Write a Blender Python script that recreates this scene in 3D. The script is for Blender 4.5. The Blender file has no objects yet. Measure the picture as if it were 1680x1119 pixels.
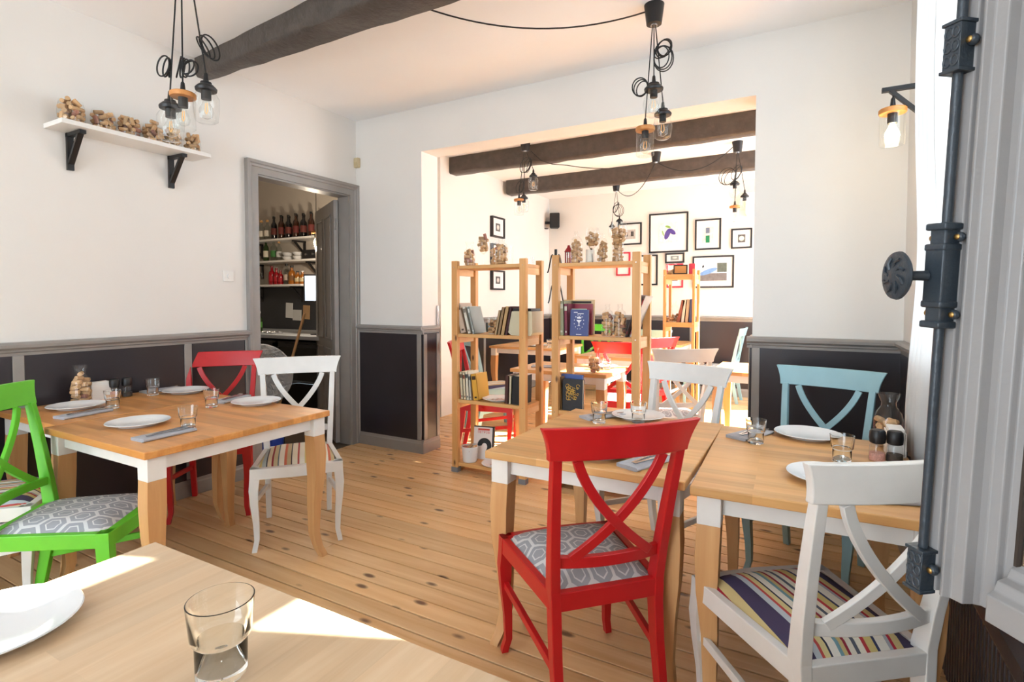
import bpy, bmesh, math, random
from mathutils import Vector, Matrix
random.seed(7)
S = bpy.context.scene
COL = S.collection
PI = math.pi

# ------------------------------------------------------------------ camera
CAM_H = 1.36
YAW, PIT, ROL = 0.5036, 0.0343, 0.0008
fwd = Vector((-math.sin(YAW)*math.cos(PIT), math.cos(YAW)*math.cos(PIT), -math.sin(PIT)))
rgt = Vector((math.cos(YAW), math.sin(YAW), 0)); upv = rgt.cross(fwd)
r2 = rgt*math.cos(ROL)+upv*math.sin(ROL); u2 = -rgt*math.sin(ROL)+upv*math.cos(ROL)
cd = bpy.data.cameras.new('camera'); cam = bpy.data.objects.new('camera', cd); COL.objects.link(cam)
cam.matrix_world = Matrix(((r2.x, u2.x, -fwd.x, 0), (r2.y, u2.y, -fwd.y, 0), (r2.z, u2.z, -fwd.z, CAM_H), (0, 0, 0, 1)))
cd.sensor_width = 36; cd.lens = 879.8/1680*36; cd.shift_y = -(559.5-522.6)/1680; cd.clip_start = 0.02
S.camera = cam

# ------------------------------------------------------------------ light
vs = S.view_settings
vs.view_transform = 'Standard'; vs.look = 'None'; vs.gamma = 1.0; vs.use_curve_mapping = False
vs.exposure = 0.66
W = bpy.data.worlds.new('sky'); S.world = W; W.use_nodes = True
bg = W.node_tree.nodes['Background']; bg.inputs[0].default_value = (0.77, 0.89, 1.0, 1); bg.inputs[1].default_value = 5.5
sd = bpy.data.lights.new('sun', 'SUN'); sd.energy = 42; sd.angle = math.radians(0.6); sd.color = (1.0, 0.955, 0.89)
sun = bpy.data.objects.new('sun', sd); COL.objects.link(sun)
SUN_DIR = Vector((-1.0, -0.43, -0.715)).normalized()
sun.rotation_euler = SUN_DIR.to_track_quat('-Z', 'Y').to_euler()
def portal(name, loc, nrm, w, h):
    l = bpy.data.lights.new(name, 'AREA'); l.shape = 'RECTANGLE'; l.size = w; l.size_y = h
    o = bpy.data.objects.new(name, l); COL.objects.link(o); o.location = loc
    o.rotation_euler = Vector(nrm).to_track_quat('-Z', 'Z').to_euler()
    l.cycles.is_portal = True
    return o
# daylight portals in the window openings: front right, back room right (two), street front behind the camera
portal('portal_front', (0.62, 0.98, 1.95), (-1, 0, 0), 1.9, 1.12)
portal('portal_front_far', (0.62, 2.42, 1.92), (-1, 0, 0), 1.85, 1.16)
portal('portal_back_a', (1.02, 5.8, 1.7), (-1, 0, 0), 2.4, 1.3)
portal('portal_back_b', (1.02, 7.37, 1.7), (-1, 0, 0), 2.4, 1.2)
portal('portal_street', (-2.0, -3.12, 1.6), (0, 1, 0), 2.6, 2.4)

# ------------------------------------------------------------------ materials
def lin(c):
    return tuple(((x/255)/12.92 if x/255 <= .04045 else ((x/255+.055)/1.055)**2.4) for x in c)
MATS = {}
def newmat(name):
    m = bpy.data.materials.new(name); m.use_nodes = True; nt = m.node_tree
    return m, nt, nt.nodes['Principled BSDF']
def nd(nt, t, **kw):
    n = nt.nodes.new(t)
    for k, v in kw.items():
        if k.startswith('i_'):
            key = k[2:]; key = int(key) if key.isdigit() else key.replace('_', ' ')
            n.inputs[key].default_value = v
        else: setattr(n, k, v)
    return n
def ramp(nt, stops, interp='LINEAR'):
    n = nt.nodes.new('ShaderNodeValToRGB'); n.color_ramp.interpolation = interp; e = n.color_ramp.elements
    e[0].position, e[0].color = stops[0][0], (*stops[0][1], 1)
    e[1].position, e[1].color = stops[-1][0], (*stops[-1][1], 1)
    for p, c in stops[1:-1]:
        x = e.new(p); x.color = (*c, 1)
    return n
def paint(name, rgb, rough=.5, var=.04, scale=6, bump=0.0, metal=0.0, bscale=60):
    if name in MATS: return MATS[name]
    m, nt, b = newmat(name); c = lin(rgb)
    tc = nd(nt, 'ShaderNodeTexCoord'); n = nd(nt, 'ShaderNodeTexNoise', i_Scale=scale, i_Detail=4.0)
    nt.links.new(tc.outputs['Object'], n.inputs['Vector'])
    r = ramp(nt, [(.3, tuple(x*(1-var) for x in c)), (.7, tuple(min(1, x*(1+var)) for x in c))])
    nt.links.new(n.outputs['Fac'], r.inputs[0]); nt.links.new(r.outputs[0], b.inputs['Base Color'])
    b.inputs['Roughness'].default_value = rough; b.inputs['Metallic'].default_value = metal
    if bump:
        n2 = nd(nt, 'ShaderNodeTexNoise', i_Scale=bscale, i_Detail=3.0); nt.links.new(tc.outputs['Object'], n2.inputs['Vector'])
        bp = nd(nt, 'ShaderNodeBump', i_Strength=bump, i_Distance=.01); nt.links.new(n2.outputs['Fac'], bp.inputs['Height'])
        nt.links.new(bp.outputs[0], b.inputs['Normal'])
    MATS[name] = m; return m
def wood(name, a, bcol, axis=0, rough=.45, grain=1.0, knots=0.0, rnd=.12, staves=None, knotcol=(92, 52, 26), smix=.75):
    """grain along a local axis; staves=(length, width) glues strips of differing tone"""
    if name in MATS: return MATS[name]
    m, nt, b = newmat(name); L = nt.links; ca, cb = lin(a), lin(bcol)
    tc = nd(nt, 'ShaderNodeTexCoord'); oi = nd(nt, 'ShaderNodeObjectInfo')
    off = nd(nt, 'ShaderNodeVectorMath', operation='SCALE'); off.inputs[0].default_value = (37.1, 11.3, 23.7)
    L.new(oi.outputs['Random'], off.inputs['Scale'])
    add = nd(nt, 'ShaderNodeVectorMath', operation='ADD'); L.new(tc.outputs['Object'], add.inputs[0]); L.new(off.outputs[0], add.inputs[1])
    sc = [26.0*grain]*3; sc[axis] = 1.6*grain
    mul = nd(nt, 'ShaderNodeVectorMath', operation='MULTIPLY'); mul.inputs[1].default_value = sc; L.new(add.outputs[0], mul.inputs[0])
    n = nd(nt, 'ShaderNodeTexNoise', i_Scale=1.0, i_Detail=6.0, i_Roughness=.6, i_Distortion=.6); L.new(mul.outputs[0], n.inputs['Vector'])
    r = ramp(nt, [(.28, cb), (.72, ca)]); L.new(n.outputs['Fac'], r.inputs[0])
    cur = r.outputs[0]
    if staves:
        bt = nd(nt, 'ShaderNodeTexBrick', offset=.37, squash=1.0, i_Scale=1.0, i_Mortar_Size=0.0, i_Bias=0.0)
        bt.inputs['Brick Width'].default_value = staves[0]; bt.inputs['Row Height'].default_value = staves[1]
        bt.inputs['Color1'].default_value = (.74, .70, .64, 1); bt.inputs['Color2'].default_value = (1.16, 1.14, 1.1, 1)
        v = tc.outputs['Object']
        if axis == 1:
            mp = nd(nt, 'ShaderNodeMapping'); mp.inputs['Rotation'].default_value = (0, 0, PI/2); L.new(v, mp.inputs[0]); v = mp.outputs[0]
        L.new(v, bt.inputs['Vector'])
        mx = nd(nt, 'ShaderNodeMix', data_type='RGBA', blend_type='MULTIPLY'); mx.inputs[0].default_value = smix
        L.new(cur, mx.inputs[6]); L.new(bt.outputs['Color'], mx.inputs[7]); cur = mx.outputs[2]
    if knots:
        ks = [8.5]*3; ks[axis] = 3.6
        if axis == 0: ks[2] = 0.0
        km = nd(nt, 'ShaderNodeVectorMath', operation='MULTIPLY'); km.inputs[1].default_value = ks; L.new(add.outputs[0], km.inputs[0])
        vo = nd(nt, 'ShaderNodeTexVoronoi', i_Scale=1.0); L.new(km.outputs[0], vo.inputs['Vector'])
        kr = ramp(nt, [(0, (1, 1, 1)), (.045*knots, (.9, .9, .9)), (.085*knots, (0, 0, 0))]); L.new(vo.outputs['Distance'], kr.inputs[0])
        mx = nd(nt, 'ShaderNodeMix', data_type='RGBA'); L.new(kr.outputs[0], mx.inputs[0]); L.new(cur, mx.inputs[6])
        mx.inputs[7].default_value = (*lin(knotcol), 1); cur = mx.outputs[2]
    hs = nd(nt, 'ShaderNodeHueSaturation'); L.new(cur, hs.inputs['Color'])
    mr = nd(nt, 'ShaderNodeMapRange'); mr.inputs[3].default_value = 1-rnd; mr.inputs[4].default_value = 1+rnd
    L.new(oi.outputs['Random'], mr.inputs[0]); L.new(mr.outputs[0], hs.inputs['Value'])
    L.new(hs.outputs[0], b.inputs['Base Color'])
    b.inputs['Roughness'].default_value = rough
    bp = nd(nt, 'ShaderNodeBump', i_Strength=.12, i_Distance=.004); L.new(n.outputs['Fac'], bp.inputs['Height']); L.new(bp.outputs[0], b.inputs['Normal'])
    MATS[name] = m; return m
def glassy(name, tint=(1, 1, 1), ior=1.45, rough=.0, rim=.8, refl=(.035, .06, .28, .7)):
    """thin-walled clear glass: what lies behind shows, rims and highlights reflect"""
    if name in MATS: return MATS[name]
    m = bpy.data.materials.new(name); m.use_nodes = True; nt = m.node_tree; nt.nodes.clear(); L = nt.links
    o = nd(nt, 'ShaderNodeOutputMaterial'); t = nd(nt, 'ShaderNodeBsdfTransparent'); g = nd(nt, 'ShaderNodeBsdfGlossy', i_Roughness=rough)
    g.inputs['Color'].default_value = (1, 1, 1, 1)
    lw = nd(nt, 'ShaderNodeLayerWeight', i_Blend=.5)
    rt = ramp(nt, [(0, tint), (.7, tuple(x*.97 for x in tint)), (1, tuple(x*rim for x in tint))]); L.new(lw.outputs['Facing'], rt.inputs[0]); L.new(rt.outputs[0], t.inputs['Color'])
    f = ramp(nt, [(0, (refl[0],)*3), (.55, (refl[1],)*3), (.85, (refl[2],)*3), (1, (refl[3],)*3)]); L.new(lw.outputs['Facing'], f.inputs[0])
    mx = nd(nt, 'ShaderNodeMixShader'); L.new(f.outputs[0], mx.inputs[0])
    L.new(t.outputs[0], mx.inputs[1]); L.new(g.outputs[0], mx.inputs[2]); L.new(mx.outputs[0], o.inputs[0])
    MATS[name] = m; return m
def emit(name, rgb, strength):
    if name in MATS: return MATS[name]
    m, nt, b = newmat(name); b.inputs['Base Color'].default_value = (*lin(rgb), 1)
    b.inputs['Emission Color'].default_value = (*lin(rgb), 1); b.inputs['Emission Strength'].default_value = strength
    MATS[name] = m; return m
def stripes(name, seq, period, axis=0, base_rough=.85):
    m, nt, b = newmat(name); L = nt.links; tc = nd(nt, 'ShaderNodeTexCoord'); sp = nd(nt, 'ShaderNodeSeparateXYZ'); L.new(tc.outputs['Object'], sp.inputs[0])
    ma = nd(nt, 'ShaderNodeMath', operation='DIVIDE', i_1=period); L.new(sp.outputs[axis], ma.inputs[0])
    fr = nd(nt, 'ShaderNodeMath', operation='FRACT'); L.new(ma.outputs[0], fr.inputs[0])
    tot = sum(w for w, _ in seq); p = 0; st = []
    for w, c in seq: st.append((p/tot, lin(c))); p += w
    r = ramp(nt, st[:1]+st[1:], 'CONSTANT'); L.new(fr.outputs[0], r.inputs[0]); L.new(r.outputs[0], b.inputs['Base Color'])
    b.inputs['Roughness'].default_value = base_rough
    n = nd(nt, 'ShaderNodeTexNoise', i_Scale=900.0); L.new(tc.outputs['Object'], n.inputs['Vector'])
    bp = nd(nt, 'ShaderNodeBump', i_Strength=.15, i_Distance=.002); L.new(n.outputs['Fac'], bp.inputs['Height']); L.new(bp.outputs[0], b.inputs['Normal'])
    MATS[name] = m; return m
def hexfabric(name, ground, line, size=.052):
    m, nt, b = newmat(name); L = nt.links
    tc = nd(nt, 'ShaderNodeTexCoord')
    def vm(op, a, bb=None, **k):
        n = nd(nt, 'ShaderNodeVectorMath', operation=op)
        for i, x in enumerate((a, bb)):
            if x is None: continue
            if isinstance(x, tuple): n.inputs[i].default_value = x
            else: L.new(x, n.inputs[i])
        return n.outputs[0]
    def ma(op, a, bb=0.0):
        n = nd(nt, 'ShaderNodeMath', operation=op)
        for i, x in enumerate((a, bb)):
            if isinstance(x, (int, float)): n.inputs[i].default_value = x
            else: L.new(x, n.inputs[i])
        return n.outputs[0]
    p = vm('MULTIPLY', tc.outputs['Object'], (1/size, .82/size, 0.0))
    p = vm('ADD', p, (50.0, 86.6, 0.0))
    R = (1.0, 1.7320508, 1.0); Hh = (.5, .8660254, .5)
    def cell(q):
        a = vm('SUBTRACT', vm('MODULO', q, R), Hh); s = nd(nt, 'ShaderNodeSeparateXYZ'); L.new(vm('ABSOLUTE', a), s.inputs[0])
        return ma('MAXIMUM', s.outputs[0], ma('ADD', ma('MULTIPLY', s.outputs[0], .5), ma('MULTIPLY', s.outputs[1], .8660254)))
    d = ma('MINIMUM', cell(p), cell(vm('ADD', p, Hh)))
    r = ramp(nt, [(0, lin(ground)), (.215, lin(line)), (.262, lin(ground)), (.43, lin(line)), (.52, lin(ground)), (1, lin(ground))], 'CONSTANT')
    L.new(d, r.inputs[0]); L.new(r.outputs[0], b.inputs['Base Color']); b.inputs['Roughness'].default_value = .85
    MATS[name] = m; return m

M_WALL = paint('wall_plaster', (232, 228, 222), .75, .012, 3, .05)
M_CEIL = paint('ceiling_plaster', (247, 247, 247), .8, .01, 2, .03)
M_TRIM = paint('grey_trim_paint', (150, 145, 140), .4, .05, 9, .03)
M_DARK = paint('charcoal_panel_paint', (48, 43, 47), .28, .06, 5, .03)
M_BEAM = paint('dark_beam_paint', (76, 68, 62), .5, .2, 14, .7, bscale=28)
M_BLACK = paint('black_iron', (26, 24, 25), .42, .1, 20)
M_CORD = paint('black_cord', (22, 21, 22), .55, .05, 30)
M_WHITE = paint('white_furniture_paint', (230, 228, 224), .42, .03, 12, .03)
M_OFFW = paint('white_satin', (236, 233, 228), .4, .015, 6)
M_PORC = paint('white_porcelain', (228, 228, 228), .16, .01, 5)
M_RED = paint('red_chair_paint', (196, 24, 30), .35, .05, 10, .03)
M_GREEN = paint('green_chair_paint', (98, 194, 40), .4, .05, 10, .03)
M_BLUE = paint('light_blue_chair_paint', (148, 186, 194), .45, .04, 10, .03)
M_STEEL = paint('steel', (190, 190, 192), .22, .03, 10, metal=1.0)
M_BRASS = paint('brass_screw', (176, 140, 84), .35, .06, 40, metal=1.0)
M_NAPKIN = paint('grey_linen', (176, 176, 182), .9, .06, 40, .2, bscale=500)
M_CASEMENT = paint('casement_grey_paint', (150, 147, 146), .38, .05, 8, .06)
M_IRONBLUE = paint('blue_grey_cast_iron', (52, 60, 68), .34, .12, 30, .15, bscale=120)
M_HONEY = wood('honey_tabletop', (222, 164, 98), (200, 132, 68), 0, .32, 1.0, .0, .05, (.34, .045))
M_HONEY2 = wood('honey_tabletop_right', (224, 176, 116), (206, 150, 90), 0, .34, 1.0, .0, .05, (.42, .05))
M_PALE = wood('pale_tabletop', (228, 202, 170), (212, 178, 140), 1, .36, .9, .0, .04, (.5, .05), smix=.42)
M_LEG = wood('beech_leg', (214, 168, 116), (196, 144, 92), 2, .42, .7, 0, .06)
M_PINE = wood('pine_shelf_upright', (222, 170, 108), (206, 146, 82), 2, .5, .8, 1.4, .06)
M_PINEX = wood('pine_shelf_board', (226, 178, 116), (208, 152, 90), 0, .5, .8, .5, .06)
M_PINEY = wood('pine_side_rail', (230, 192, 140), (216, 170, 112), 1, .5, .8, 0, .06)
M_PLANK = wood('pine_floorboard', (240, 203, 154), (214, 164, 108), 0, .36, .55, 1.9, .12)
M_GAP = paint('floor_gap_dark', (40, 25, 15), .9)
M_CORK = wood('cork', (216, 178, 134), (192, 146, 100), 0, .85, 3.0, 0, .25)
M_CORKR = wood('wine_stained_cork', (190, 138, 108), (140, 84, 80), 0, .85, 3.0, 0, .25)
M_LID = wood('bamboo_lid', (214, 150, 84), (190, 122, 60), 0, .5, 1.2, 0, .04)
M_GLASS = glassy('clear_glass', (.98, .99, .985))
M_GLASS2 = glassy('clear_tumbler_glass', (.975, .985, .985), rim=.5, refl=(.006, .014, .2, .7))
M_PANE = glassy('window_pane_glass', (.93, .96, .98), 1.5)
M_DUO = [(3, (236, 230, 214)), (2, (190, 60, 66)), (4, (214, 196, 130)), (1.5, (60, 64, 96)), (5, (230, 226, 216)), (2, (170, 172, 180)),
         (1.5, (176, 40, 58)), (4, (206, 186, 132)), (8, (66, 58, 88)), (3, (190, 198, 206)), (1.5, (196, 80, 76)), (3, (220, 206, 150)), (1, (40, 44, 66)),
         (4, (236, 232, 222)), (2, (120, 160, 170)), (2, (206, 184, 128)), (1.5, (150, 40, 60)), (3, (228, 220, 206)), (2, (90, 96, 110))]
M_STRIPE = stripes('striped_fabric', M_DUO, .30, 0)
M_DUO2 = [(4, (226, 214, 190)), (1, (70, 60, 60)), (3, (190, 170, 130)), (2, (206, 110, 80)), (4, (232, 224, 206)), (1, (90, 110, 120)), (3, (196, 180, 140)),
          (1.5, (150, 50, 56)), (3, (222, 206, 170)), (1, (60, 60, 70)), (3, (176, 186, 180)), (2, (214, 190, 120)), (4, (230, 222, 204)), (1.5, (180, 80, 70))]
M_STRIPE2 = stripes('warm_striped_fabric', M_DUO2, .23, 0)
M_HEX = hexfabric('grey_hexagon_fabric', (158, 160, 166), (212, 212, 212), .078)

# ------------------------------------------------------------------ mesh helpers
class MB:
    def __init__(s): s.v = []; s.f = []; s.T = Matrix()
    def _add(s, vs, fs):
        o = len(s.v); s.v += [tuple(s.T @ Vector(p)) for p in vs]; s.f += [tuple(i+o for i in f) for f in fs]; return s
    def box(s, x0, x1, y0, y1, z0, z1):
        v = [(x, y, z) for z in (z0, z1) for y in (y0, y1) for x in (x0, x1)]
        return s._add(v, [(0, 2, 3, 1), (4, 5, 7, 6), (0, 1, 5, 4), (1, 3, 7, 5), (3, 2, 6, 7), (2, 0, 4, 6)])
    def cbox(s, c, d): return s.box(c[0]-d[0]/2, c[0]+d[0]/2, c[1]-d[1]/2, c[1]+d[1]/2, c[2]-d[2]/2, c[2]+d[2]/2)
    def prism(s, poly, z0, z1, ax=2):
        n = len(poly)
        def P(a, b, c): return {2: (a, b, c), 1: (a, c, b), 0: (c, a, b)}[ax]
        v = [P(a, b, z0) for a, b in poly]+[P(a, b, z1) for a, b in poly]
        f = [tuple(range(n-1, -1, -1)), tuple(range(n, 2*n))]+[(i, (i+1) % n, n+(i+1) % n, n+i) for i in range(n)]
        return s._add(v, f)
    def lathe(s, prof, n=24, c=(0, 0, 0), cap0=True, cap1=True):
        v = []; f = []
        for r, z in prof:
            for i in range(n):
                a = 2*PI*i/n; v.append((c[0]+r*math.cos(a), c[1]+r*math.sin(a), c[2]+z))
        for k in range(len(prof)-1):
            for i in range(n):
                j = (i+1) % n; f.append((k*n+i, k*n+j, (k+1)*n+j, (k+1)*n+i))
        if cap0: f.append(tuple(range(n-1, -1, -1)))
        if cap1: f.append(tuple((len(prof)-1)*n+i for i in range(n)))
        return s._add(v, f)
    def loft(s, secs, cap=True, close=False):
        n = len(secs[0]); v = [p for sec in secs for p in sec]; f = []
        for k in range(len(secs)-1):
            for i in range(n): f.append((k*n+i, k*n+(i+1) % n, (k+1)*n+(i+1) % n, (k+1)*n+i))
        if close:
            k = len(secs)-1
            for i in range(n): f.append((k*n+i, k*n+(i+1) % n, (i+1) % n, i))
        elif cap: f += [tuple(range(n-1, -1, -1)), tuple((len(secs)-1)*n+i for i in range(n))]
        return s._add(v, f)
    def tube(s, pts, r, n=8, close=False):
        pts = [Vector(p) for p in pts]; secs = []; N = len(pts); ref = None
        for i, p in enumerate(pts):
            t = (pts[(i+1) % N]-pts[i-1]) if close else (pts[min(i+1, N-1)]-pts[max(i-1, 0)])
            t.normalize()
            if ref is None: ref = t.orthogonal().normalized()
            ref = (ref-t*ref.dot(t)).normalized(); b = t.cross(ref)
            rr = r[i] if isinstance(r, (list, tuple)) else r
            secs.append([tuple(p+ref*rr*math.cos(2*PI*k/n)+b*rr*math.sin(2*PI*k/n)) for k in range(n)])
        return s.loft(secs, True, close)
    def bar(s, pts, w, h, side):
        """rectangular section (w along side, h along normal) swept along pts"""
        pts = [Vector(p) for p in pts]; secs = []
        for i, p in enumerate(pts):
            t = (pts[min(i+1, len(pts)-1)]-pts[max(i-1, 0)]).normalized(); sd_ = Vector(side); sd_ = (sd_-t*sd_.dot(t)).normalized(); nn = t.cross(sd_)
            secs.append([tuple(p+sd_*a*w/2+nn*b*h/2) for a, b in ((-1, -1), (1, -1), (1, 1), (-1, 1))])
        return s.loft(secs)
    def sphere(s, c, r, n=12, m=8, sc=(1, 1, 1)):
        prof = []
        v = [(c[0], c[1], c[2]-r*sc[2])]; f = []
        for k in range(1, m):
            a = -PI/2+PI*k/m
            for i in range(n):
                b = 2*PI*i/n; v.append((c[0]+r*sc[0]*math.cos(a)*math.cos(b), c[1]+r*sc[1]*math.cos(a)*math.sin(b), c[2]+r*sc[2]*math.sin(a)))
        v.append((c[0], c[1], c[2]+r*sc[2]))
        for i in range(n): f.append((0, 1+(i+1) % n, 1+i))
        for k in range(m-2):
            for i in range(n): f.append((1+k*n+i, 1+k*n+(i+1) % n, 1+(k+1)*n+(i+1) % n, 1+(k+1)*n+i))
        top = len(v)-1
        for i in range(n): f.append((1+(m-2)*n+i, 1+(m-2)*n+(i+1) % n, top))
        return s._add(v, f)
    def at(s, M): s.T = M; return s
    def mesh(s, name, mat, smooth=False, ang=35):
        me = bpy.data.meshes.new(name); me.from_pydata(s.v, [], s.f); me.validate(); me.update()
        bm = bmesh.new(); bm.from_mesh(me); bmesh.ops.recalc_face_normals(bm, faces=bm.faces[:])
        if smooth:
            for f in bm.faces: f.smooth = True
            for e in bm.edges:
                if len(e.link_faces) == 2 and e.calc_face_angle(0) > math.radians(ang): e.smooth = False
        bm.to_mesh(me); bm.free()
        if isinstance(mat, (list, tuple)):
            for x in mat: me.materials.append(x)
        else: me.materials.append(mat)
        return me
    def build(s, name, mat, parent=None, smooth=False, bevel=0, ang=35):
        o = bpy.data.objects.new(name, s.mesh(name, mat, smooth, ang)); COL.objects.link(o)
        if parent: o.parent = parent
        if bevel:
            b = o.modifiers.new('bevel', 'BEVEL'); b.width = bevel; b.segments = 2; b.limit_method = 'ANGLE'; b.angle_limit = math.radians(40)
        return o
def Tz(loc, rz=0, sc=1): return Matrix.Translation(Vector(loc)) @ Matrix.Rotation(rz, 4, 'Z') @ Matrix.Scale(sc, 4)
def tag(o, label=None, cat=None, group=None, kind=None):
    if label: o['label'] = label
    if cat: o['category'] = cat
    if group: o['group'] = group
    if kind: o['kind'] = kind
    return o
def thing(name, label, cat, loc=(0, 0, 0), rz=0, group=None):
    o = bpy.data.objects.new(name, None); COL.objects.link(o); o.location = loc; o.rotation_euler = (0, 0, rz); o.empty_display_size = .1
    return tag(o, label, cat, group)
def children(o): return [c for c in COL.objects if c.parent == o]
KIDS = {}
def copy_tree(root, loc, rz, label, group=None, mats=None, rx=None):
    def cp(o, par):
        c = o.copy(); COL.objects.link(c); c.parent = par
        for k in o.children: cp(k, c)
        return c
    r = root.copy(); COL.objects.link(r); r.location = loc; r.rotation_euler = (0, 0, rz)
    for k in root.children: cp(k, r)
    tag(r, label, None, group); return r
def struct(o): o['kind'] = 'structure'; return o

# ------------------------------------------------------------------ room shell
XA, YB, XC, ZC, ZR = -3.74, 3.748, 0.482, 3.031, 1.131
XL, XR, ZO, TB = -2.967, -0.307, 2.654, .23
YF, XR2, YREAR = 8.139, 0.90, -3.0
YD0, YD1 = 2.70, 3.655     # door opening in the left wall (inside the casing)
ZD = 2.33
wl = struct(MB().box(XA-.13, XA, YREAR, YD0, 0, ZC).box(XA-.13, XA, YD1, YB+TB, 0, ZC).box(XA-.13, XA, YD0, YD1, ZD, ZC).build('wall_left', M_WALL))
wm = struct(MB().box(XA, XL, YB, YB+TB, 0, ZC).box(XR, XC, YB, YB+TB, 0, ZC).box(XL, XR, YB, YB+TB, ZO, ZC).build('wall_middle', M_WALL))
WY0, WY1, WZ0, WZ1 = .42, 1.54, 1.0, 2.9
VY0, VY1, VZ0, VZ1 = 1.84, 3.0, 1.0, 2.85   # second window, behind the curtain
wr = struct(MB().box(XC, XC+.3, YREAR, WY0, 0, ZC).box(XC, XC+.3, WY1, VY0, 0, ZC).box(XC, XC+.3, VY1, YB+TB, 0, ZC).box(XC, XC+.3, VY0, VY1, 0, VZ0).box(XC, XC+.3, VY0, VY1, VZ1, ZC).box(XC, XC+.3, WY0, WY1, 0, WZ0).box(XC, XC+.3, WY0, WY1, WZ1, ZC).build('wall_right', M_WALL))
struct(MB().box(XA-.15, XA-.04, YB+TB, YF, 0, ZC).box(XA-.04, XA+.03, 5.03, 5.36, 0, ZC).build('wall_back_room_left', M_WALL))
struct(MB().box(XA-.15, XR2+.3, YF, YF+.15, 0, ZC).build('wall_far', M_WALL))
struct(MB().box(XC+.3, XR2, YB, YB+TB, 0, ZC).box(XR2, XR2+.3, YB, 5.15, 0, ZC).box(XR2, XR2+.3, 6.45, 6.77, 0, ZC).box(XR2, XR2+.3, 7.97, YF, 0, ZC)
       .box(XR2, XR2+.3, 5.15, 6.45, 0, .5).box(XR2, XR2+.3, 6.77, 7.97, 0, .5).box(XR2, XR2+.3, 5.15, 6.45, 2.9, ZC).box(XR2, XR2+.3, 6.77, 7.97, 2.9, ZC).build('wall_back_room_right', M_WALL))
struct(MB().box(XA, -3.3, YREAR-.2, YREAR, 0, ZC).box(-.7, XC, YREAR-.2, YREAR, 0, ZC).box(-3.3, -.7, YREAR-.2, YREAR, 0, .4).box(-3.3, -.7, YREAR-.2, YREAR, 2.8, ZC).build('wall_street', M_WALL))
struct(MB().box(XA-3.6, XR2+.3, YREAR-.2, YF+.15, ZC, ZC+.15).build('ceiling', M_CEIL))
struct(MB().box(8.0, 8.3, 5.0, 6.4, 0, 9.5).build('sun_blocker_far', M_WALL))  # unseen slab added outside to keep direct sun out of the second window
# outside, unseen: a block added to keep sun off the window's near part
struct(MB().box(.95, 1.25, -.6, 1.375, 0, 3.4).build('sun_blocker_near', M_WALL))

# floor and boards
fl = struct(MB().box(XA-.15, XR2, YREAR, YF, -.06, -.03).build('floor', M_GAP))
y = YREAR; k = 0
while y < YF-.02:
    w = random.choice([.098, .104, .108, .112])
    y1 = min(y+w, YF); x0, x1 = XA, (XC if y1 < YB else XR2)
    cut = random.choice([-2.9, -2.3, -1.6, -1.0, -.4, .0])+random.uniform(-.2, .2)
    for a, b in (((x0, cut), (cut, x1)) if k % 7 == 5 else ((x0, x1),)):
        cx, cy, L_ = (a+b)/2, (y+y1)/2, b-a
        p = MB().box(-L_/2+.0012, L_/2-.0012, -(y1-y)/2+.0038, (y1-y)/2-.0038, -.03, 0).build('plank', M_PLANK, fl, bevel=.0018)
        p.location = (cx, cy, random.uniform(-.0012, 0))
    y = y1; k += 1

# skirting, wainscot and dado rails -----------------------------------------
RAIL = [(0, 0), (.012, 0), (.014, .016), (.024, .022), (.026, .032), (.044, .044), (.046, .06), (.03, .072), (0, .074)]
def profile_run(name, prof, p0, p1, z, nrm, mat):
    """extrude a (out, up) profile from p0 to p1 at height z, out along nrm"""
    secs = [[(p[0]+nrm[0]*a, p[1]+nrm[1]*a, z+b) for a, b in prof] for p in (p0, p1)]
    return struct(MB().loft(secs).build(name, mat))
BASE = [(0, 0), (.022, 0), (.022, .085), (.016, .095), (.012, .115), (0, .12)]
def wains(name, p0, p1, nrm, stiles, zbot=.12, ztop=ZR-.074, th=.012, sw=.05, mat=M_DARK):
    """dark dado field with grey upright strips; stiles are distances along the run"""
    p0, p1, n = Vector((*p0, 0)), Vector((*p1, 0)), Vector((*nrm, 0)); d = (p1-p0); L_ = d.length; d.normalize()
    R_ = Matrix(((d.x, n.x, 0, p0.x), (d.y, n.y, 0, p0.y), (0, 0, 1, 0), (0, 0, 0, 1)))
    o = struct(MB().at(R_).box(0, L_, 0, th, zbot-.01, ztop+.01).build(name, mat))
    for s_ in stiles:
        MB().at(R_).box(max(0, s_-sw/2), min(L_, s_+sw/2), th, th+.008, zbot, ztop).build('stile', M_TRIM, o, bevel=.003)
    return o
zrail = ZR-.074
CY0 = 2.61   # outer edge of the door casing
wains('wainscot_left', (XA, YREAR), (XA, CY0), (1, 0), [4.24, 5.145, CY0-YREAR-.012])
profile_run('trim_1', RAIL, (XA, YREAR), (XA, CY0+.005), zrail, (1, 0), M_TRIM)
profile_run('baseboard_left', BASE, (XA, YREAR), (XA, CY0), 0, (1, 0), M_TRIM)
wains('wainscot_middle_left', (XA, YB), (XL, YB), (0, -1), [XL-XA-.022])
profile_run('trim_2', RAIL, (XA, YB), (XL+.02, YB), zrail, (0, -1), M_TRIM)
profile_run('baseboard_middle_left', BASE, (XA, YB), (XL+.02, YB), 0, (0, -1), M_TRIM)
wains('wainscot_opening_jamb', (XL, YB), (XL, YB+TB), (1, 0), [.022, TB-.02], sw=.045)
profile_run('trim_3', [(a*.5, b) for a, b in RAIL], (XL, YB-.02), (XL, YB+TB), zrail, (1, 0), M_TRIM)
profile_run('baseboard_opening_jamb', BASE, (XL, YB-.02), (XL, YB+TB), 0, (1, 0), M_TRIM)
wains('wainscot_middle_right', (XR, YB), (XC, YB), (0, -1), [.022])
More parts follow.
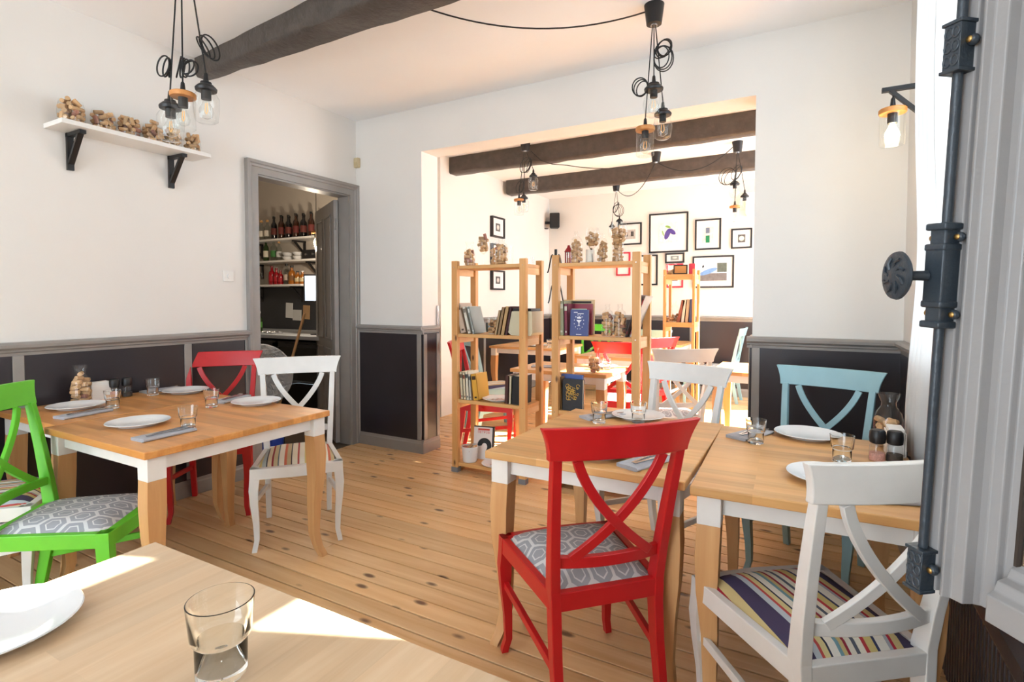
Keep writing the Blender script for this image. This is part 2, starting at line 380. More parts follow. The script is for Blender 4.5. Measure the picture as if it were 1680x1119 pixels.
wains('wainscot_right_jamb', (XR, YB), (XR, YB+TB), (-1, 0), [.022, TB-.02], sw=.045)
profile_run('trim_4', RAIL, (XR-.03, YB), (XC, YB), zrail, (0, -1), M_TRIM)
profile_run('trim_5', [(a*.7, b) for a, b in RAIL], (XR, YB-.02), (XR, YB+TB), zrail, (-1, 0), M_TRIM)
profile_run('baseboard_middle_right', BASE, (XR, YB), (XC, YB), 0, (0, -1), M_TRIM)
wains('wainscot_right', (XC, WY1+.16), (XC, YB), (-1, 0), [])
profile_run('trim_6', RAIL, (XC, WY1+.16), (XC, YB), zrail, (-1, 0), M_TRIM)
profile_run('baseboard_right', BASE, (XC, WY1), (XC, YB), 0, (-1, 0), M_TRIM)
XBL = XA-.04
wains('wainscot_back_room_left', (XBL, YB+TB+.9), (XBL, YF), (1, 0), [1.2, 2.2])
profile_run('trim_7', RAIL, (XBL, YB+TB+.9), (XBL, YF), zrail, (1, 0), M_TRIM)
profile_run('baseboard_back_room_left', BASE, (XBL, YB+TB), (XBL, YF), 0, (1, 0), M_TRIM)
wains('wainscot_far', (XBL, YF), (XR2, YF), (0, -1), [1.1, 2.3, 3.5])
profile_run('trim_8', RAIL, (XBL, YF), (XR2, YF), zrail, (0, -1), M_TRIM)
profile_run('baseboard_far', BASE, (XBL, YF), (XR2, YF), 0, (0, -1), M_TRIM)
# door casing in the back room's left wall, just inside the opening
d2 = struct(MB().box(XBL, XBL+.03, YB+TB+.62, YB+TB+.72, 0, 2.1).box(XBL, XBL+.03, YB+TB+.02, YB+TB+.72, 2.02, 2.1).build('door_2', M_TRIM))
MB().box(XBL, XBL+.012, YB+TB+.02, YB+TB+.62, 0, 2.02).build('door_leaf', M_TRIM, d2)

# ceiling beams: hand-hewn, slightly wavy
def beam(name, x0, x1, ya, yb_, za, z1, seed, drift=(0, 0, 0)):
    rnd = random.Random(seed); n = 34; secs = []
    for i in range(n+1):
        x = x0+(x1-x0)*i/n; j = lambda a: rnd.uniform(-a, a)
        c = .018; e = i/n*2; y0, y1, z0 = ya+drift[0]*e, yb_+drift[1]*e, za+drift[2]*e
        secs.append([(x, y0+j(.003), z1), (x, y0+j(.004), z0+c+j(.004)), (x, y0+c+j(.004), z0+j(.004)), (x, y1-c+j(.006), z0+j(.004)), (x, y1+j(.003), z0+c+j(.004)), (x, y1+j(.003), z1)])
    return struct(MB().loft(secs).build(name, M_BEAM, smooth=True, ang=50))
beam('trim_beam_front', XA, XC, 2.24, 2.345, 2.905, ZC, 1, (-.2, -.03, -.03))
beam('trim_beam_back_near', XBL, XR2, 5.20, 5.36, 2.84, ZC, 2)
beam('trim_beam_back_far', XBL+.06, XR2, 6.58, 6.76, 2.84, ZC, 3)

# ------------------------------------------------------------------ door_1: casing, open leaf
CAS = [(0, 0), (.02, 0), (.02, .05), (.028, .055), (.03, .07), (.04, .078), (.04, .1), (0, .1)]
d1 = struct(MB().box(XA-.13, XA+.004, YD0, YD0+.014, 0, ZD).box(XA-.132, XA+.004, YD1-.014, YD1, 0, ZD).box(XA-.132, XA+.004, YD0, YD1, ZD-.014, ZD).build('door_1', M_TRIM))
def casing(p0, p1, out, nm):
    # profile: (proud, away from opening)
    p0, p1, out = Vector(p0), Vector(p1), Vector(out)
    miter = [(p0, -1), (p1, 1)]
    d = (p1-p0).normalized(); secs = []
    for q, sg in miter:
        secs.append([tuple(q+Vector((a, 0, 0))+out*b+d*sg*(b if nm[sg > 0] else 0)) for a, b in CAS])
    MB().loft(secs).build('casing', M_TRIM, d1)
casing((XA, YD0, 0), (XA, YD0, ZD), (0, -1, 0), (0, 1))
casing((XA, YD1, 0), (XA, YD1, ZD), (0, 1, 0), (0, 1))
casing((XA, YD0, ZD), (XA, YD1, ZD), (0, 0, 1), (1, 1))
# leaf stands open into the bar room, hinged at the far jamb
ang = math.radians(150)
lf = thing('door_leaf_pivot', 'x', 'x'); 
for kk in ('label', 'category'): del lf[kk]
lf.name = 'door_3'; lf['kind'] = 'structure'; lf.location = (XA-.125, YD1-.045, 0.012); lf.rotation_euler = (0, 0, ang)
LW, LH = .85, 2.28
MB().box(0, LW, -.02, .02, 0, LH).build('door_leaf', M_TRIM, lf, bevel=.003)
for z0, z1 in ((.12, .62), (.70, .88), (.96, 2.16)):
    for x0, x1 in ((.11, .38), (.47, .74)):
        for sgn in (1,):
            f = MB()
            for a, b, c_, d_ in ((x0, x1, z0, z0+.02), (x0, x1, z1-.02, z1), (x0, x0+.02, z0, z1), (x1-.02, x1, z0, z1)):
                f.box(a, b, .02, .03, c_, d_)
            f.build('panel_moulding', M_TRIM, lf, bevel=.004)
for z in (.25, 2.0):
    MB().lathe([(.009, 0), (.009, .11)], 10, (-.012, .014, z)).build('hinge', M_TRIM, lf, smooth=True)
# ------------------------------------------------------------------ bar room beyond the door
M_BARW = paint('bar_wall', (196, 186, 174), .8, .03, 3)
M_BARDK = paint('bar_dark_panel', (52, 54, 58), .4, .1, 4)
XB0, YBW = -7.3, 4.85
struct(MB().box(XB0, XA-.15, YBW, YBW+.1, 0, ZC).build('wall_bar_back', M_BARW))
struct(MB().box(XB0-.1, XB0, 2.0, YBW+.1, 0, ZC).build('wall_bar_left', M_BARW))
struct(MB().box(XB0, XA-.13, 1.9, 2.0, 0, ZC).build('wall_bar_near', M_BARW))
bf = struct(MB().box(XB0, XA, 2.0, YBW, -.05, -.004).build('floor_bar', paint('bar_floor', (80, 64, 50), .5, .1, 4)))
struct(MB().box(-6.9, -4.3, YBW-.015, YBW, .95, 1.53).build('trim_bar_splashback', M_BARDK))
def bracket_mesh(mb, x, y, z, d=.2, h=.2, w=.03, nx=0, ny=-1):
    """shelf bracket: wall leg, arm and diagonal; n points away from the wall"""
    n = Vector((nx, ny, 0)); sdv = Vector((ny, -nx, 0)); o = Vector((x, y, z)); up = Vector((0, 0, 1)); t = .012
    mb.bar([o+n*t, o+n*t-up*h], w, t*1.6, sdv)
    mb.bar([o-up*t, o+n*d-up*t], w, t*1.6, sdv)
    mb.bar([o+n*(d*.82)-up*.018, o+n*.02-up*(h*.82)], w*.9, t*1.4, sdv)
    return mb
def wall_shelf(name, label, x0, x1, y0, y1, z, th, mat, brk, nrm, bd=.2, bh=.2, bw=.03):
    t = thing(name, label, 'shelf', ((x0+x1)/2, (y0+y1)/2, z))
    o = MB().box(x0-t.location.x, x1-t.location.x, y0-t.location.y, y1-t.location.y, -th, 0).build('board', mat, t, bevel=.002)
    for bx, by in brk:
        bracket_mesh(MB(), bx-t.location.x, by-t.location.y, -th, bd, bh, bw, *nrm).build('bracket', M_BLACK, t)
    return t
zt, zm, zb = 2.15, 1.87, 1.56
wall_shelf('bar_shelf', 'topmost white bar shelf carrying the row of dark wine bottles', -6.9, -5.0, 4.6, YBW, zt, .025, M_OFFW, [(-6.6, YBW), (-5.75, YBW)], (0, -1))
wall_shelf('bar_shelf', 'middle white bar shelf with glasses, bowls and the black amplifier', -6.9, -5.0, 4.6, YBW, zm, .025, M_OFFW, [(-6.6, YBW), (-5.5, YBW), (-5.25, YBW)], (0, -1))
wall_shelf('bar_shelf', 'lowest white bar shelf with red bottles and upturned glasses', -6.9, -5.55, 4.6, YBW, zb, .025, M_OFFW, [(-6.6, YBW), (-5.8, YBW)], (0, -1))
BOT = {}
def bottle(kind, loc, label, cat='bottle', group=None):
    """kinds: name -> (body profile scale, glass material, cap material, label colour)"""
    h, r, gm, cm, lc = kind
    t = thing('bottle', label, cat, loc, random.uniform(0, 6), group)
    key = (h, r, gm.name, cm.name, lc)
    if key not in BOT:
        b = MB().lathe([(r*.94, 0), (r, .006), (r, h*.58), (r*.9, h*.66), (r*.42, h*.76), (r*.36, h*.93), (r*.44, h*.94), (r*.44, h*.965)], 14).mesh('glass_body', gm, True)
        c = MB().lathe([(r*.46, h*.9), (r*.46, h*1.0)], 12).mesh('cap', cm, True)
        l = MB().lathe([(r*1.015, h*.2), (r*1.015, h*.48)], 14, cap0=False, cap1=False).mesh('paper_label', paint('bottle_label_%d_%d_%d' % lc, lc, .7), True)
        BOT[key] = (b, c, l)
    for me in BOT[key]:
        o = bpy.data.objects.new(me.name.split('.')[0], me); COL.objects.link(o); o.parent = t
    return t
g_dark = paint('dark_wine_glass', (18, 14, 16), .12); g_red = paint('red_liquor_glass', (150, 12, 24), .15); g_green = paint('green_bottle_glass', (40, 60, 22), .12)
g_brown = paint('brown_bottle_glass', (52, 26, 12), .12); g_white = glassy('bottle_clear_glass', (.85, .88, .86)); g_amber = paint('amber_liquor', (160, 96, 30), .15)
c_blk = paint('black_cap', (20, 18, 18), .4); c_red = paint('red_foil', (120, 16, 26), .35); c_cork = paint('cork_cap', (196, 150, 92), .7); c_wht = paint('white_cap', (220, 216, 210), .5)
KW = [(.30, .038, g_dark, c_blk, (96, 40, 30)), (.30, .038, g_dark, c_blk, (120, 80, 76)), (.31, .037, g_brown, c_blk, (100, 36, 30)), (.31, .037, g_dark, c_blk, (120, 104, 112))]
for i in range(12):
    x = -6.14+i*.07
    bottle(KW[(i*3) % 4], (x, 4.68+(.07 if i % 2 else 0), zt), 'dark wine bottle in the row on the topmost bar shelf', group='dark wine bottles on the top bar shelf')
KC = (.27, .04, g_white, c_cork, (222, 214, 200))
for i, x in enumerate((-6.62, -6.53, -6.42, -6.3)):
    bottle([KW[0], (.24, .04, g_amber, c_blk, (60, 50, 46)), KC, KC][i], (x, 4.7, zt), ['dark bottle at the left end of the topmost bar shelf', 'amber spirit bottle with black cap on the topmost bar shelf', 'clear corked bottle left of its twin on the topmost bar shelf', 'clear corked bottle nearest the wine row on the topmost bar shelf'][i])
for i, x in enumerate((-6.36, -6.2, -6.1)):
    bottle([(.30, .036, g_green, c_blk, (226, 220, 200)), (.29, .042, g_white, c_wht, (60, 120, 60)), (.26, .036, g_white, c_cork, (200, 200, 196))][i], (x, 4.72, zm), ['green bottle with cream label on the middle bar shelf', 'clear bottle with green label on the middle bar shelf', 'clear corked bottle right of the green-labelled one on the middle bar shelf'][i])
for i, x in enumerate((-6.22, -6.13, -6.05)):
    bottle((.25-.03*i, .042-.004*i, g_red, c_red, (170, 30, 40)), (x, 4.70, zb), ['tallest red liqueur bottle on the lowest bar shelf', 'middle red liqueur bottle on the lowest bar shelf', 'smallest red liqueur bottle on the lowest bar shelf'][i])
for i, x in enumerate((-5.93, -5.83, -5.72, -5.63)):
    bottle([(.27, .038, g_white, c_blk, (196, 176, 160)), (.24, .045, g_amber, c_blk, (120, 80, 40)), (.17, .04, g_amber, c_blk, (206, 190, 150)), (.17, .04, g_amber, c_wht, (206, 190, 150))][i], (x, 4.7, zb), ['clear bottle with black cap on the lowest bar shelf', 'round amber bottle on the lowest bar shelf', 'squat amber bottle with black cap on the lowest bar shelf', 'squat amber bottle with white cap at the end of the lowest bar shelf'][i])
def bar_glass(loc, label, group, h=.13, r=.034):
    o = MB().lathe([(r*.8, 0), (r, h)], 12, cap1=False).build('bar_glass', M_GLASS, None, True); o.location = loc; return tag(o, label, 'glass', group)
for i in range(5): bar_glass((-6.82+i*.085, 4.7, zm), 'clear tumbler at the left of the middle bar shelf', 'tumblers on the middle bar shelf')
for i in range(4): bar_glass((-5.98+i*.08, 4.72, zm), 'clear tumbler between bottles and bowls on the middle bar shelf', 'tumblers beside the bowls', .1)
for i in range(6): bar_glass((-6.84+i*.09, 4.68, zb), 'clear wine glass standing upside down on the lowest bar shelf', 'upturned glasses on the lowest bar shelf', .16, .036)
for i, (x, z) in enumerate(((-5.88, 0), (-5.68, 0), (-5.88, .05), (-5.68, .05))):
    o = MB().lathe([(.03, 0), (.05, .01), (.075, .045), (.07, .046), (.045, .014)], 16).build('bowl', M_PORC, None, True); o.location = (x, 4.68, zm+z)
    tag(o, ['lower bowl of the left stack on the middle bar shelf', 'lower bowl of the right stack on the middle bar shelf', 'upper bowl of the left stack on the middle bar shelf', 'upper bowl of the right stack on the middle bar shelf'][i], 'bowl', 'white bowls on the bar shelf')
am = thing('amplifier', 'black audio amplifier on the middle bar shelf', 'amplifier', (-5.33, 4.72, zm)); MB().box(-.2, .2, -.11, .11, 0, .11).build('case', M_BLACK, am, bevel=.004)
for x in (-.12, .0, .12): MB().lathe([(.016, 0), (.014, .015)], 12).at(Matrix()).build('knob', M_STEEL, am, True).matrix_local = Matrix.Translation((x, -.11, .055)) @ Matrix.Rotation(PI/2, 4, 'X')
# counter, fridge
ct = thing('bar_counter', 'dark bar counter with thin pale worktop edge behind the doorway', 'counter', (-5.6, 4.4, 0))
MB().box(-1.5, 1.2, -.45, .43, .93, .97).build('worktop', paint('counter_top', (176, 180, 184), .3), ct, bevel=.004)
MB().box(-1.5, -.55, -.4, .43, 0, .93).build('cabinet', M_BARDK, ct)
fr = thing('bottle_fridge', 'black glass-door bottle fridge under the bar counter', 'fridge', (-5.15, 4.4, 0))
MB().box(-.9+.02, .75, .3, .42, .02, .9).box(-.88, -.85, -.4, .42, .02, .9).box(.72, .75, -.4, .42, .02, .9).box(-.1, -.06, -.4, .42, .02, .9).box(-.88, .75, -.4, .42, .0, .05).box(-.88, .75, -.4, .42, .87, .9).build('case', M_BLACK, fr)
for a, b in ((-.87, -.09), (-.07, .74)):
    MB().box(a, b, -.42, -.40, .06, .12).box(a, b, -.42, -.40, .84, .88).box(a, a+.04, -.42, -.40, .06, .88).box(b-.04, b, -.42, -.40, .06, .88).build('door_frame', M_BLACK, fr)
    MB().box(a+.04, b-.04, -.412, -.408, .12, .84).build('pane', glassy('fridge_glass', (.75, .78, .8)), fr)
    MB().box(a, b, -.38, .28, .46, .47).build('wire_shelf', M_STEEL, fr)
for i in range(5): bottle((.28, .036, g_green, c_wht, (206, 214, 150)), (-5.78+i*.11, 4.13, .471), 'green bottle with pale label behind the fridge glass', group='green bottles in the fridge')
for i in range(5): bottle((.26, .034, g_green, c_wht, (216, 210, 176)), (-5.78+i*.11, 4.13, .051), 'bottle with cream label on the bottom of the fridge', group='bottles in the fridge bottom')
for i, (x, km, lb) in enumerate(((-6.10, (.27, .036, g_dark, c_wht, (60, 60, 70)), 'dark bottle with white neck on the bar counter'), (-5.98, (.27, .034, g_brown, c_wht, (150, 60, 50)), 'brown bottle with red label on the bar counter'), (-5.84, (.28, .036, g_brown, c_red, (120, 30, 36)), 'brown bottle with red cap on the bar counter'), (-5.94, (.25, .036, g_green, c_wht, (70, 130, 50)), 'green bottle behind the brown ones on the bar counter'))):
    bottle(km, (x, 4.12 if i < 3 else 4.3, .97), lb)
for i, (c, dx) in enumerate((((60, 110, 180), 0), ((190, 170, 40), .01), ((190, 40, 44), -.01), ((120, 50, 130), .0), ((214, 120, 30), .02))):
    o = MB().box(-.13, .13, -.08, .08, 0, .03).build('menu_folder', paint('folder_%d' % i, c, .6), None, bevel=.003); o.location = (-6.42+dx, 4.15, .97+i*.031)
    tag(o, ['blue', 'yellow', 'red', 'purple', 'orange'][i]+' folder in the pile at the left of the bar counter', 'folder', 'folders piled on the bar counter')
mo = thing('computer_monitor', 'computer monitor with pale blue screen at the bar till', 'monitor', (-4.74, 4.24, .97), math.radians(18))
MB().box(-.24, .24, -.015, .02, .36, .68).build('case', M_BLACK, mo, bevel=.006)
MB().box(-.22, .22, -.018, -.015, .38, .66).build('screen', emit('screen_glow', (190, 214, 236), .45), mo)
MB().box(-.03, .03, .0, .02, 0, .32).box(-.12, .12, -.08, .1, 0, .012).build('stand', M_BLACK, mo)
for i in range(8):
    o = MB().lathe([(.03, 0), (.038, .02), (.036, .02), (.028, .004)], 14).build('ashtray', M_STEEL, None, True); o.location = (-5.62+(i % 4)*.085, 4.06+.09*(i//4), .97)
    tag(o, 'small metal dish in the cluster on the bar counter', 'dish', 'metal dishes on the bar counter')
for i, (x, z, w, h, c) in enumerate(((-6.05, 1.22, .13, .2, (222, 222, 220)), (-5.9, 1.16, .16, .14, (206, 206, 204)), (-5.72, 1.2, .12, .18, (176, 140, 100)), (-5.4, 1.1, .15, .2, (226, 224, 220)), (-5.12, 1.14, .14, .2, (228, 226, 222)))):
    o = MB().box(-w/2, w/2, -.004, .004, -h/2, h/2).build('paper_note', paint('note_%d' % i, c, .8), None); o.location = (x, YBW-.022, z); o.rotation_euler = (0, random.uniform(-.1, .1), 0)
    tag(o, ['white note pinned highest on the bar splashback', 'wide grey note pinned on the bar splashback', 'brown card pinned on the bar splashback', 'white sheet pinned low beside the till', 'white sheet pinned behind the monitor'][i], 'note')
bk = thing('broom', 'wooden broom handle leaning against the bar fridge', 'broom', (-4.72, 3.55, 0))
MB().tube([(0, 0, .06), (.06, .36, 1.22)], .014, 10).build('handle', M_LEG, bk, True); MB().box(-.14, .14, -.03, .03, 0, .08).build('brush', M_BLACK, bk)
ft = thing('foil_platter', 'round platter wrapped in crumpled silver foil behind the doorway', 'platter', (-4.50, 3.24, .33), math.radians(64))
def foil():
    m, nt, b = newmat('crumpled_foil'); tc = nd(nt, 'ShaderNodeTexCoord'); v = nd(nt, 'ShaderNodeTexVoronoi', i_Scale=26.0, feature='SMOOTH_F1'); n = nd(nt, 'ShaderNodeTexNoise', i_Scale=9.0, i_Detail=3.0, i_Distortion=4.0)
    nt.links.new(tc.outputs['Object'], n.inputs['Vector']); nt.links.new(n.outputs['Color'], v.inputs['Vector'])
    bp = nd(nt, 'ShaderNodeBump', i_Strength=.7, i_Distance=.2); nt.links.new(n.outputs['Fac'], bp.inputs['Height']); nt.links.new(bp.outputs[0], b.inputs['Normal'])
    b.inputs['Metallic'].default_value = .5; b.inputs['Roughness'].default_value = .3; b.inputs['Base Color'].default_value = (.92, .93, .95, 1); return m
pl = MB().lathe([(.30, -.012), (.31, 0), (.30, .012)], 40).build('disc', foil(), ft, True); pl.location = (0, 0, .31); pl.rotation_euler = (PI/2, 0, 0)
cr = thing('storage_crate', 'dark crate standing under the foil platter', 'crate', (-4.50, 3.24, 0), math.radians(64)); MB().box(-.2, .2, -.12, .12, 0, .02).box(-.2, .2, -.12, -.105, .02, .328).box(-.2, .2, .105, .12, .02, .328).box(-.2, -.185, -.105, .105, .02, .328).box(.185, .2, -.105, .105, .02, .328).build('crate_body', M_BARDK, cr); MB().box(-.2, .2, -.12, .12, .318, .33).build('lid', M_BARDK, cr)
bb = thing('plastic_tub', 'small blue plastic tub on the bar room floor', 'tub', (-4.1, 3.05, -.003)); MB().lathe([(.1, 0), (.12, .17), (.114, .17), (.095, .012)], 20).build('tub_wall', paint('blue_plastic', (40, 70, 170), .4), bb, True)

# ------------------------------------------------------------------ jar lamps
def jar_profile(kind):
    if kind == 'straight': return [(.044, -.15), (.05, -.145), (.05, -.012), (.047, 0)], .05
    if kind == 'mason': return [(.034, -.15), (.046, -.142), (.052, -.09), (.052, -.045), (.036, -.018), (.036, 0)], .036
    return [(.03, -.15), (.045, -.14), (.056, -.085), (.045, -.03), (.042, 0)], .042
M_FIL = emit('warm_filament', (240, 180, 96), .5)
def jar_lamp(loc, kind, label, top, coils=(), lit=False, sc=1.0, group=None, rot=0.0):
    """hanging jar lamp: loc is the centre of the lid; top is where its cord starts"""
    t = thing('jar_pendant_lamp', label, 'lamp', loc, rot, group); prof, rt = jar_profile(kind); s3 = sc
    j = MB().at(Matrix.Scale(s3, 4)).lathe(prof, 24, cap1=False).build('glass_jar', M_GLASS, t, True)
    if kind == 'straight': MB().at(Matrix.Scale(s3, 4)).lathe([(.052, -.006), (.054, -.002), (.054, .012), (.05, .016)], 24).build('lid', M_LID, t, True)
    else: MB().at(Matrix.Scale(s3, 4)).lathe([(rt+.006, -.014), (rt+.008, -.004), (rt+.004, .002), (rt-.006, .012), (rt-.012, .014), (rt-.014, .024)], 24).build('lid', M_BLACK, t, True)
    MB().at(Matrix.Scale(s3, 4)).lathe([(.02, .016), (.02, .022), (.011, .03), (.008, .06), (.004, .066)], 14).lathe([(.02, -.05), (.02, -.006)], 14).build('socket', M_BLACK, t, True)
    b = MB().at(Matrix.Scale(s3, 4)).lathe([(.012, -.055), (.014, -.065), (.027, -.09), (.03, -.105), (.024, -.124), (.008, -.133)], 16).build('bulb', emit('lit_bulb', (255, 226, 170), 26.0) if lit else M_GLASS, t, True)
    if not lit: MB().at(Matrix.Scale(s3, 4)).tube([(-.006, 0, -.065), (-.01, 0, -.1), (0, 0, -.112), (.01, 0, -.1), (.006, 0, -.065)], .0014, 5).build('filament', M_FIL, b)
    R_ = Matrix.Rotation(-rot, 3, 'Z'); tp = R_ @ (Vector(top)-Vector(loc)); st = Vector((0, 0, .062*s3))
    MB().tube([st+(tp-st)*f for f in (0, .5, 1)], .0035, 6).build('cord', M_CORD, t, True)
    for (cz, r, tilt, yaw_, n) in coils:
        mb = MB()
        for q in range(n):
            base = st+(tp-st)*((cz-st.z)/(tp.z-st.z)); rr = r*(1+.1*q)
            M_ = Matrix.Translation(base) @ Matrix.Rotation(yaw_+.25*q, 4, 'Z') @ Matrix.Rotation(tilt, 4, 'X')
            mb.tube([tuple(M_ @ Vector((rr+rr*math.cos(a), .006*q, rr*1.25*math.sin(a)))) for a in [2*PI*i/24 for i in range(24)]], .0036, 6, close=True)
        mb.build('cord_coil', M_CORD, t, True)
    return t
def canopy(loc, label):
    t = thing('ceiling_canopy', label, 'ceiling rose', loc); MB().lathe([(.036, -.11), (.042, -.108), (.056, 0), (.05, 0)], 24).build('cup', M_BLACK, t, True)
    MB().lathe([(.02, -.118), (.022, -.108)], 12).build('cord_grip', M_STEEL, t, True); return t
def swag(p0, p1, sag, label):
    P0, P1 = Vector(p0), Vector(p1); pts = []
    for i in range(21):
        f = i/20; q = P0.lerp(P1, f); q.z -= sag*4*f*(1-f); pts.append(q-P0)
    o = MB().tube(pts, .0045, 6).build('swag_cable', M_CORD, None, True); o.location = P0; return tag(o, label, 'cable')
# left front cluster
LC = (-2.51, 1.45, ZC)
canopy(LC, 'black ceiling cup above the left front jar lamps')
jar_lamp((-2.505, 1.443, 2.285), 'straight', 'jar lamp with bamboo lid in the left front cluster', (-2.51, 1.45, 2.92), [(.14, .032, .2, 2.2, 3), (.13, .03, -.3, .3, 2)])
jar_lamp((-2.43, 1.505, 2.33), 'mason', 'rightmost clear jar lamp of the left front cluster', (-2.49, 1.465, 2.92), [(.17, .036, .6, -.4, 3)], sc=1.05)
jar_lamp((-2.565, 1.42, 2.245), 'mason', 'lowest left clear jar lamp of the left front cluster', (-2.525, 1.445, 2.92), [(.18, .032, .1, 2.8, 3)], sc=1.05)
# middle front cluster
canopy((-.79, 3.10, ZC), 'black ceiling cup above the middle front jar lamps')
jar_lamp((-.832, 3.09, 2.335), 'straight', 'jar lamp with bamboo lid hanging lowest in the middle front cluster', (-.797, 3.095, 2.92), [(.24, .036, .15, 2.9, 3)])
jar_lamp((-.793, 3.12, 2.575), 'round', 'uppermost clear jar lamp in the middle front cluster', (-.79, 3.10, 2.92), [(.16, .045, .2, -.2, 3)], sc=1.08)
jar_lamp((-.745, 3.14, 2.43), 'round', 'right clear jar lamp with black lid in the middle front cluster', (-.783, 3.105, 2.92), [(.36, .036, .9, .25, 4)], sc=.98)
swag((-.83, 3.09, 3.0), (-2.0, 2.32, 3.02), .13, 'black cable swagging across the front ceiling')
# back clusters
canopy((-.675, 6.15, ZC), 'black ceiling cup at right in the back room')
jar_lamp((-.69, 6.12, 2.34), 'straight', 'bamboo-lidded jar lamp at right in the back room', (-.68, 6.15, 2.92), [(.33, .07, .4, 2.6, 3)])
jar_lamp((-.60, 6.17, 2.46), 'mason', 'black-lidded jar lamp at right in the back room', (-.67, 6.155, 2.92), [(.26, .06, .3, 2.2, 2)])
jar_lamp((-.70, 6.18, 2.60), 'round', 'uppermost jar lamp at right in the back room', (-.675, 6.15, 2.92), [])
canopy((-2.43, 7.50, ZC), 'black ceiling cup far in the back room')
jar_lamp((-2.475, 7.46, 2.42), 'mason', 'lower jar lamp far in the back room', (-2.435, 7.5, 2.92), [(.22, .06, .3, -.3, 3)])
jar_lamp((-2.385, 7.52, 2.50), 'round', 'upper jar lamp far in the back room', (-2.425, 7.5, 2.92), [(.2, .06, .3, 2.2, 2)])
canopy((-1.53, 6.15, ZC), 'black ceiling cup in the centre of the back room where cables meet')
swag((-1.53, 6.15, 2.93), (-.70, 6.15, 3.0), .18, 'black cable from the central cup to the right cup in the back room')
swag((-1.53, 6.15, 2.93), (-2.42, 7.5, 2.95), .22, 'black cable from the central cup to the far cup in the back room')
cpts = [Vector((-1.53, 6.15, 2.93)).lerp(Vector((-2.30, 5.40, 2.815)), f)-Vector((0, 0, .22*f*(1-f))) for f in [i/12 for i in range(13)]]+[Vector((-2.42, 5.28, 2.815)), Vector((-2.50, 5.17, 2.84)), Vector((-2.58, 5.09, 2.93))]
o = MB().tube([q-cpts[0] for q in cpts], .0045, 6).build('swag_cable', M_CORD, None, True); o.location = cpts[0]; tag(o, 'black cable from the central cup to the left cup in the back room', 'cable')
canopy((-2.62, 5.04, ZC), 'black ceiling cup at left in the back room')
jar_lamp((-2.615, 5.0, 2.43), 'mason', 'lower right jar lamp of the left cluster in the back room', (-2.62, 5.04, 2.92), [(.12, .05, .2, 2.6, 2)])
jar_lamp((-2.66, 4.98, 2.40), 'straight', 'bamboo-lidded jar lamp of the left cluster in the back room', (-2.63, 5.035, 2.92), [])
jar_lamp((-2.535, 5.06, 2.66), 'mason', 'upper jar lamp of the left cluster in the back room', (-2.61, 5.045, 2.92), [(.12, .06, .3, 2.4, 3)])
# wall lamp on a bracket
wb = thing('lamp_bracket', 'black bracket on the right wall holding the lit jar lamp', 'bracket', (XC, 3.12, 2.37))
bracket_mesh(MB(), 0, 0, 0, .19, .2, .026, -1, 0).build('bracket_arm', M_BLACK, wb)
jar_lamp((.337, 3.12, 2.25), 'straight', 'lit jar lamp with bamboo lid hanging from the wall bracket', (.337, 3.12, 2.36), [], lit=True, sc=1.05)
pt = bpy.data.lights.new('wall_lamp_light', 'POINT'); pt.energy = 2.0; pt.color = (1, .82, .6); pt.shadow_soft_size = .03
po = bpy.data.objects.new('wall_lamp_light', pt); COL.objects.link(po); po.location = (.337, 3.12, 2.12)
jar_lamp((-4.63, 4.05, 2.08), 'straight', 'lit jar lamp hanging in the bar room', (-4.63, 4.05, ZC), [], lit=True)
pt = bpy.data.lights.new('bar_lamp_light', 'POINT'); pt.energy = 26; pt.color = (1, .84, .66); pt.shadow_soft_size = .04
po = bpy.data.objects.new('bar_lamp_light', pt); COL.objects.link(po); po.location = (-4.63, 4.05, 1.91)

